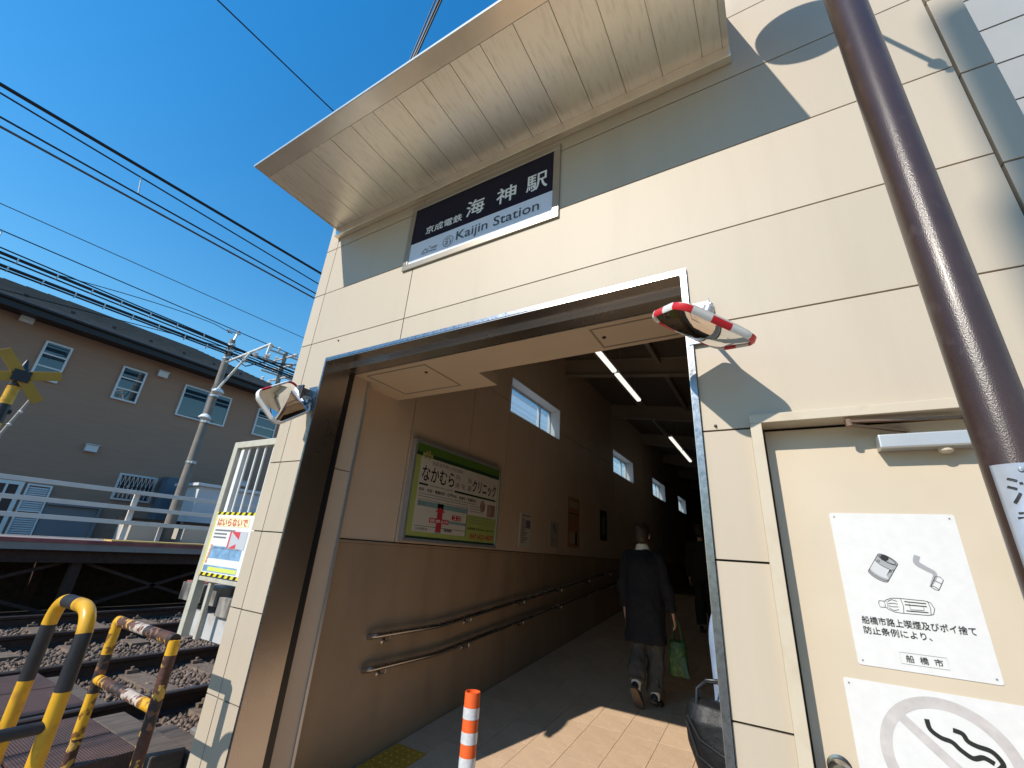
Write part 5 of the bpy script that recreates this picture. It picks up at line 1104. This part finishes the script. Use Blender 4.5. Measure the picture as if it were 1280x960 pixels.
    # ---- shoes and socks
    for side in 'LR':
        ank, ball, toe = map(Vector, legs[side][2:]); heel = ank+(ank-ball).normalized()*.02; f = (toe-ball).normalized(); up = Vector((0, 0, 1)); 
        g_ = (ball-ank).normalized(); sd = g_.cross(up).normalized(); upn = sd.cross(g_)
        if upn.z < 0: upn = -upn
        if (toe-ank).z < -.1: upn = Vector((0, .95, .3)).normalized()*1.0
        hl = ank-g_*.03-upn*.055*0; base = [ank-(toe-ank).normalized()*.055, ank, ank.lerp(toe, .5), toe, toe+(toe-ank).normalized()*.03]; fw_ = (toe-ank).normalized(); sd = fw_.cross(Vector((0, 0, 1)) if abs(fw_.z) < .8 else Vector((0, 1, 0))).normalized(); un = sd.cross(fw_)
        if un.z < -.01 or (abs(un.z) < .2 and un.y < 0): un = -un; sd = -sd
        mb = MB(); rg = []
        for t, w_, h0, h1 in ((-.065, .018, -.028, .012), (-.05, .032, -.034, .035), (0, .035, -.034, .045), (.08, .040, -.032, .030), (.15, .045, -.030, .012), (.20, .038, -.030, -.002), (.225, .014, -.028, -.012)):
            c = ank+fw_*t; rg.append([T(c+sd*w_*math.cos(a)+un*((h0+h1)/2+(h1-h0)/2*math.sin(a))) for a in (2*PI*j/14 for j in range(14))])
        mb.rings(rg); so_ = mk('shoe', mb, SHOE, r, smooth=True)
        mb = MB(); rg = []
        for t, w_ in ((-.07, .015), (-.055, .033), (0, .036), (.08, .040), (.15, .047), (.20, .040), (.23, .014)):
            c = ank+fw_*t; rg.append([T(c+sd*w_-un*.030), T(c-sd*w_-un*.030), T(c-sd*w_-un*.046), T(c+sd*w_-un*.046)])
        mb.rings(rg); mk('sole', mb, SOLE, so_)
        mb = MB(); mb.tube([T(ank+Vector((0, 0, -.01))), T(ank+(Vector(legs[side][1])-ank).normalized()*.10)], [.043*s, .046*s], 14); mk('sock', mb, CWHITE, r, smooth=True)
    return r
walk = {'L': ((-.085, 0, .90), (-.080, -.01, .50), (-.068, -.21, .185), (-.066, -.12, .07), (-.066, -.06, .035)),
        'R': ((.085, 0, .90), (.080, .07, .49), (.062, .0, .085), (.068, .10, .03), (.07, .15, .03))}
person((-1.275, 4.95, zf(4.95)), 0, 'person seen from behind walking into the passage in dark jacket and grey trousers', 1.66, walk,
       {'L': ((-.235, -.03, 1.09), (-.225, .04, .84)), 'R': ((.235, -.02, 1.09), (.275, .02, .84))}, CNAVY, CGREY, HAIR, .55, collar=CWHITE, top_w=.205, wob=.02, seed=3)
stand = {'L': ((-.085, 0, .90), (-.085, .03, .49), (-.085, .0, .085), (-.09, .10, .03), (-.09, .15, .03)),
         'R': ((.085, 0, .90), (.085, .06, .49), (.085, .12, .085), (.09, .22, .03), (.09, .27, .03))}
person((-.205, 2.42, zf(2.42)), PI/2, 'person in light blue shirt mostly hidden behind the right edge of the entrance', 1.66, stand,
       {'L': ((-.235, -.13, 1.13), (-.215, -.025, 1.125)), 'R': ((.225, -.02, 1.10), (.23, .05, .86))}, CBLUE, CDARK, HAIR, .86, top_w=.175, wob=.008, seed=8)
person((-1.15, 8.2, zf(8.2)), 0, 'person in dark clothes far down the passage beyond the walking one', 1.62, stand,
       {'L': ((-.235, -.03, 1.09), (-.225, .04, .84)), 'R': ((.235, -.02, 1.09), (.225, .04, .84))}, CDARK, CDARK, HAIR, .80, top_w=.20, wob=.012, seed=5)
# bags
gb = root('shopping_bag', (-.985, 4.98, .56), 'green patterned shopping bag carried by the walking person', 'bag')
GM = mat('bag_green', (.02, .07, .015), .6, var=.5, vscale=26, dirt=(.11, .15, .02), dirt_amt=.8, dscale=30, bump=.4, bscale=16)
zb = zf(4.98)+.30; mb = MB(); mb.rings([[(-.985+rx*math.copysign(abs(math.cos(a))**.6, math.cos(a)), 4.98+ry*math.copysign(abs(math.sin(a))**.6, math.sin(a)), zb+z) for a in (2*PI*j/20 for j in range(20))] for z, rx, ry in ((0, .075, .04), (.02, .09, .05), (.16, .085, .055), (.28, .075, .04), (.30, .07, .015))]); mk('bag_body', mb, GM, gb, smooth=True)
for dy in (-.012, .012): mb = MB(); mb.tube([(-1.03, 4.98+dy, zb+.295), (-1.01, 4.98+dy, zb+.44), (-.985, 4.98+dy, zb+.485), (-.96, 4.98+dy, zb+.44), (-.94, 4.98+dy, zb+.295)], .006, 6); mk('handle', mb, GM, gb, smooth=True)
mb = MB(); mb.hexa([(-.915, 4.915, zb-.0), (-.885, 4.915, zb-.0), (-.885, 4.925, zb), (-.915, 4.925, zb), (-.945, 4.915, zb+.16), (-.915, 4.915, zb+.17), (-.915, 4.925, zb+.17), (-.945, 4.925, zb+.16)]); mk('tag', mb, mat('tag_teal', (.006, .06, .05), .5), gb)
bb_ = root('black_handbag', (-.33, 2.20, .8), 'large black handbag at the right edge of the entrance', 'bag')
mb = MB(); rg = []
for z, xl, xr, ry in ((.70, -.30, -.13, .03), (.72, -.33, -.11, .055), (.80, -.375, -.09, .075), (.92, -.415, -.08, .08), (1.00, -.425, -.08, .07), (1.05, -.41, -.09, .045), (1.065, -.39, -.11, .018)):
    rg.append([((xl+xr)/2+(xr-xl)/2*math.copysign(abs(math.cos(a))**.7, math.cos(a)), 2.19+ry*math.copysign(abs(math.sin(a))**.8, math.sin(a)), z) for a in (2*PI*j/28 for j in range(28))])
mb.rings(rg); fuse('bag_body', mb, .007, BAGM, bb_, 2, wob=.006, seed=4)
mb = MB(); mb.tube([(-.40, 2.115, 1.02), (-.36, 2.112, .95), (-.28, 2.112, .915), (-.16, 2.115, .90)], .005, 8); mb.tube([(-.405, 2.12, 1.0), (-.37, 2.108, .90), (-.30, 2.108, .86), (-.17, 2.112, .845)], .004, 8); mk('piping', mb, BLACK, bb_, smooth=True)
for dy in (-.03, .03): mb = MB(); mb.tube([(-.37, 2.19+dy, 1.04), (-.365, 2.20+dy, 1.10), (-.335, 2.21+dy*.5, 1.125), (-.29, 2.21+dy*.5, 1.13), (-.25, 2.20+dy, 1.10), (-.24, 2.19+dy, 1.04)], .007, 8); mk('handle', mb, BLACK, bb_, smooth=True)
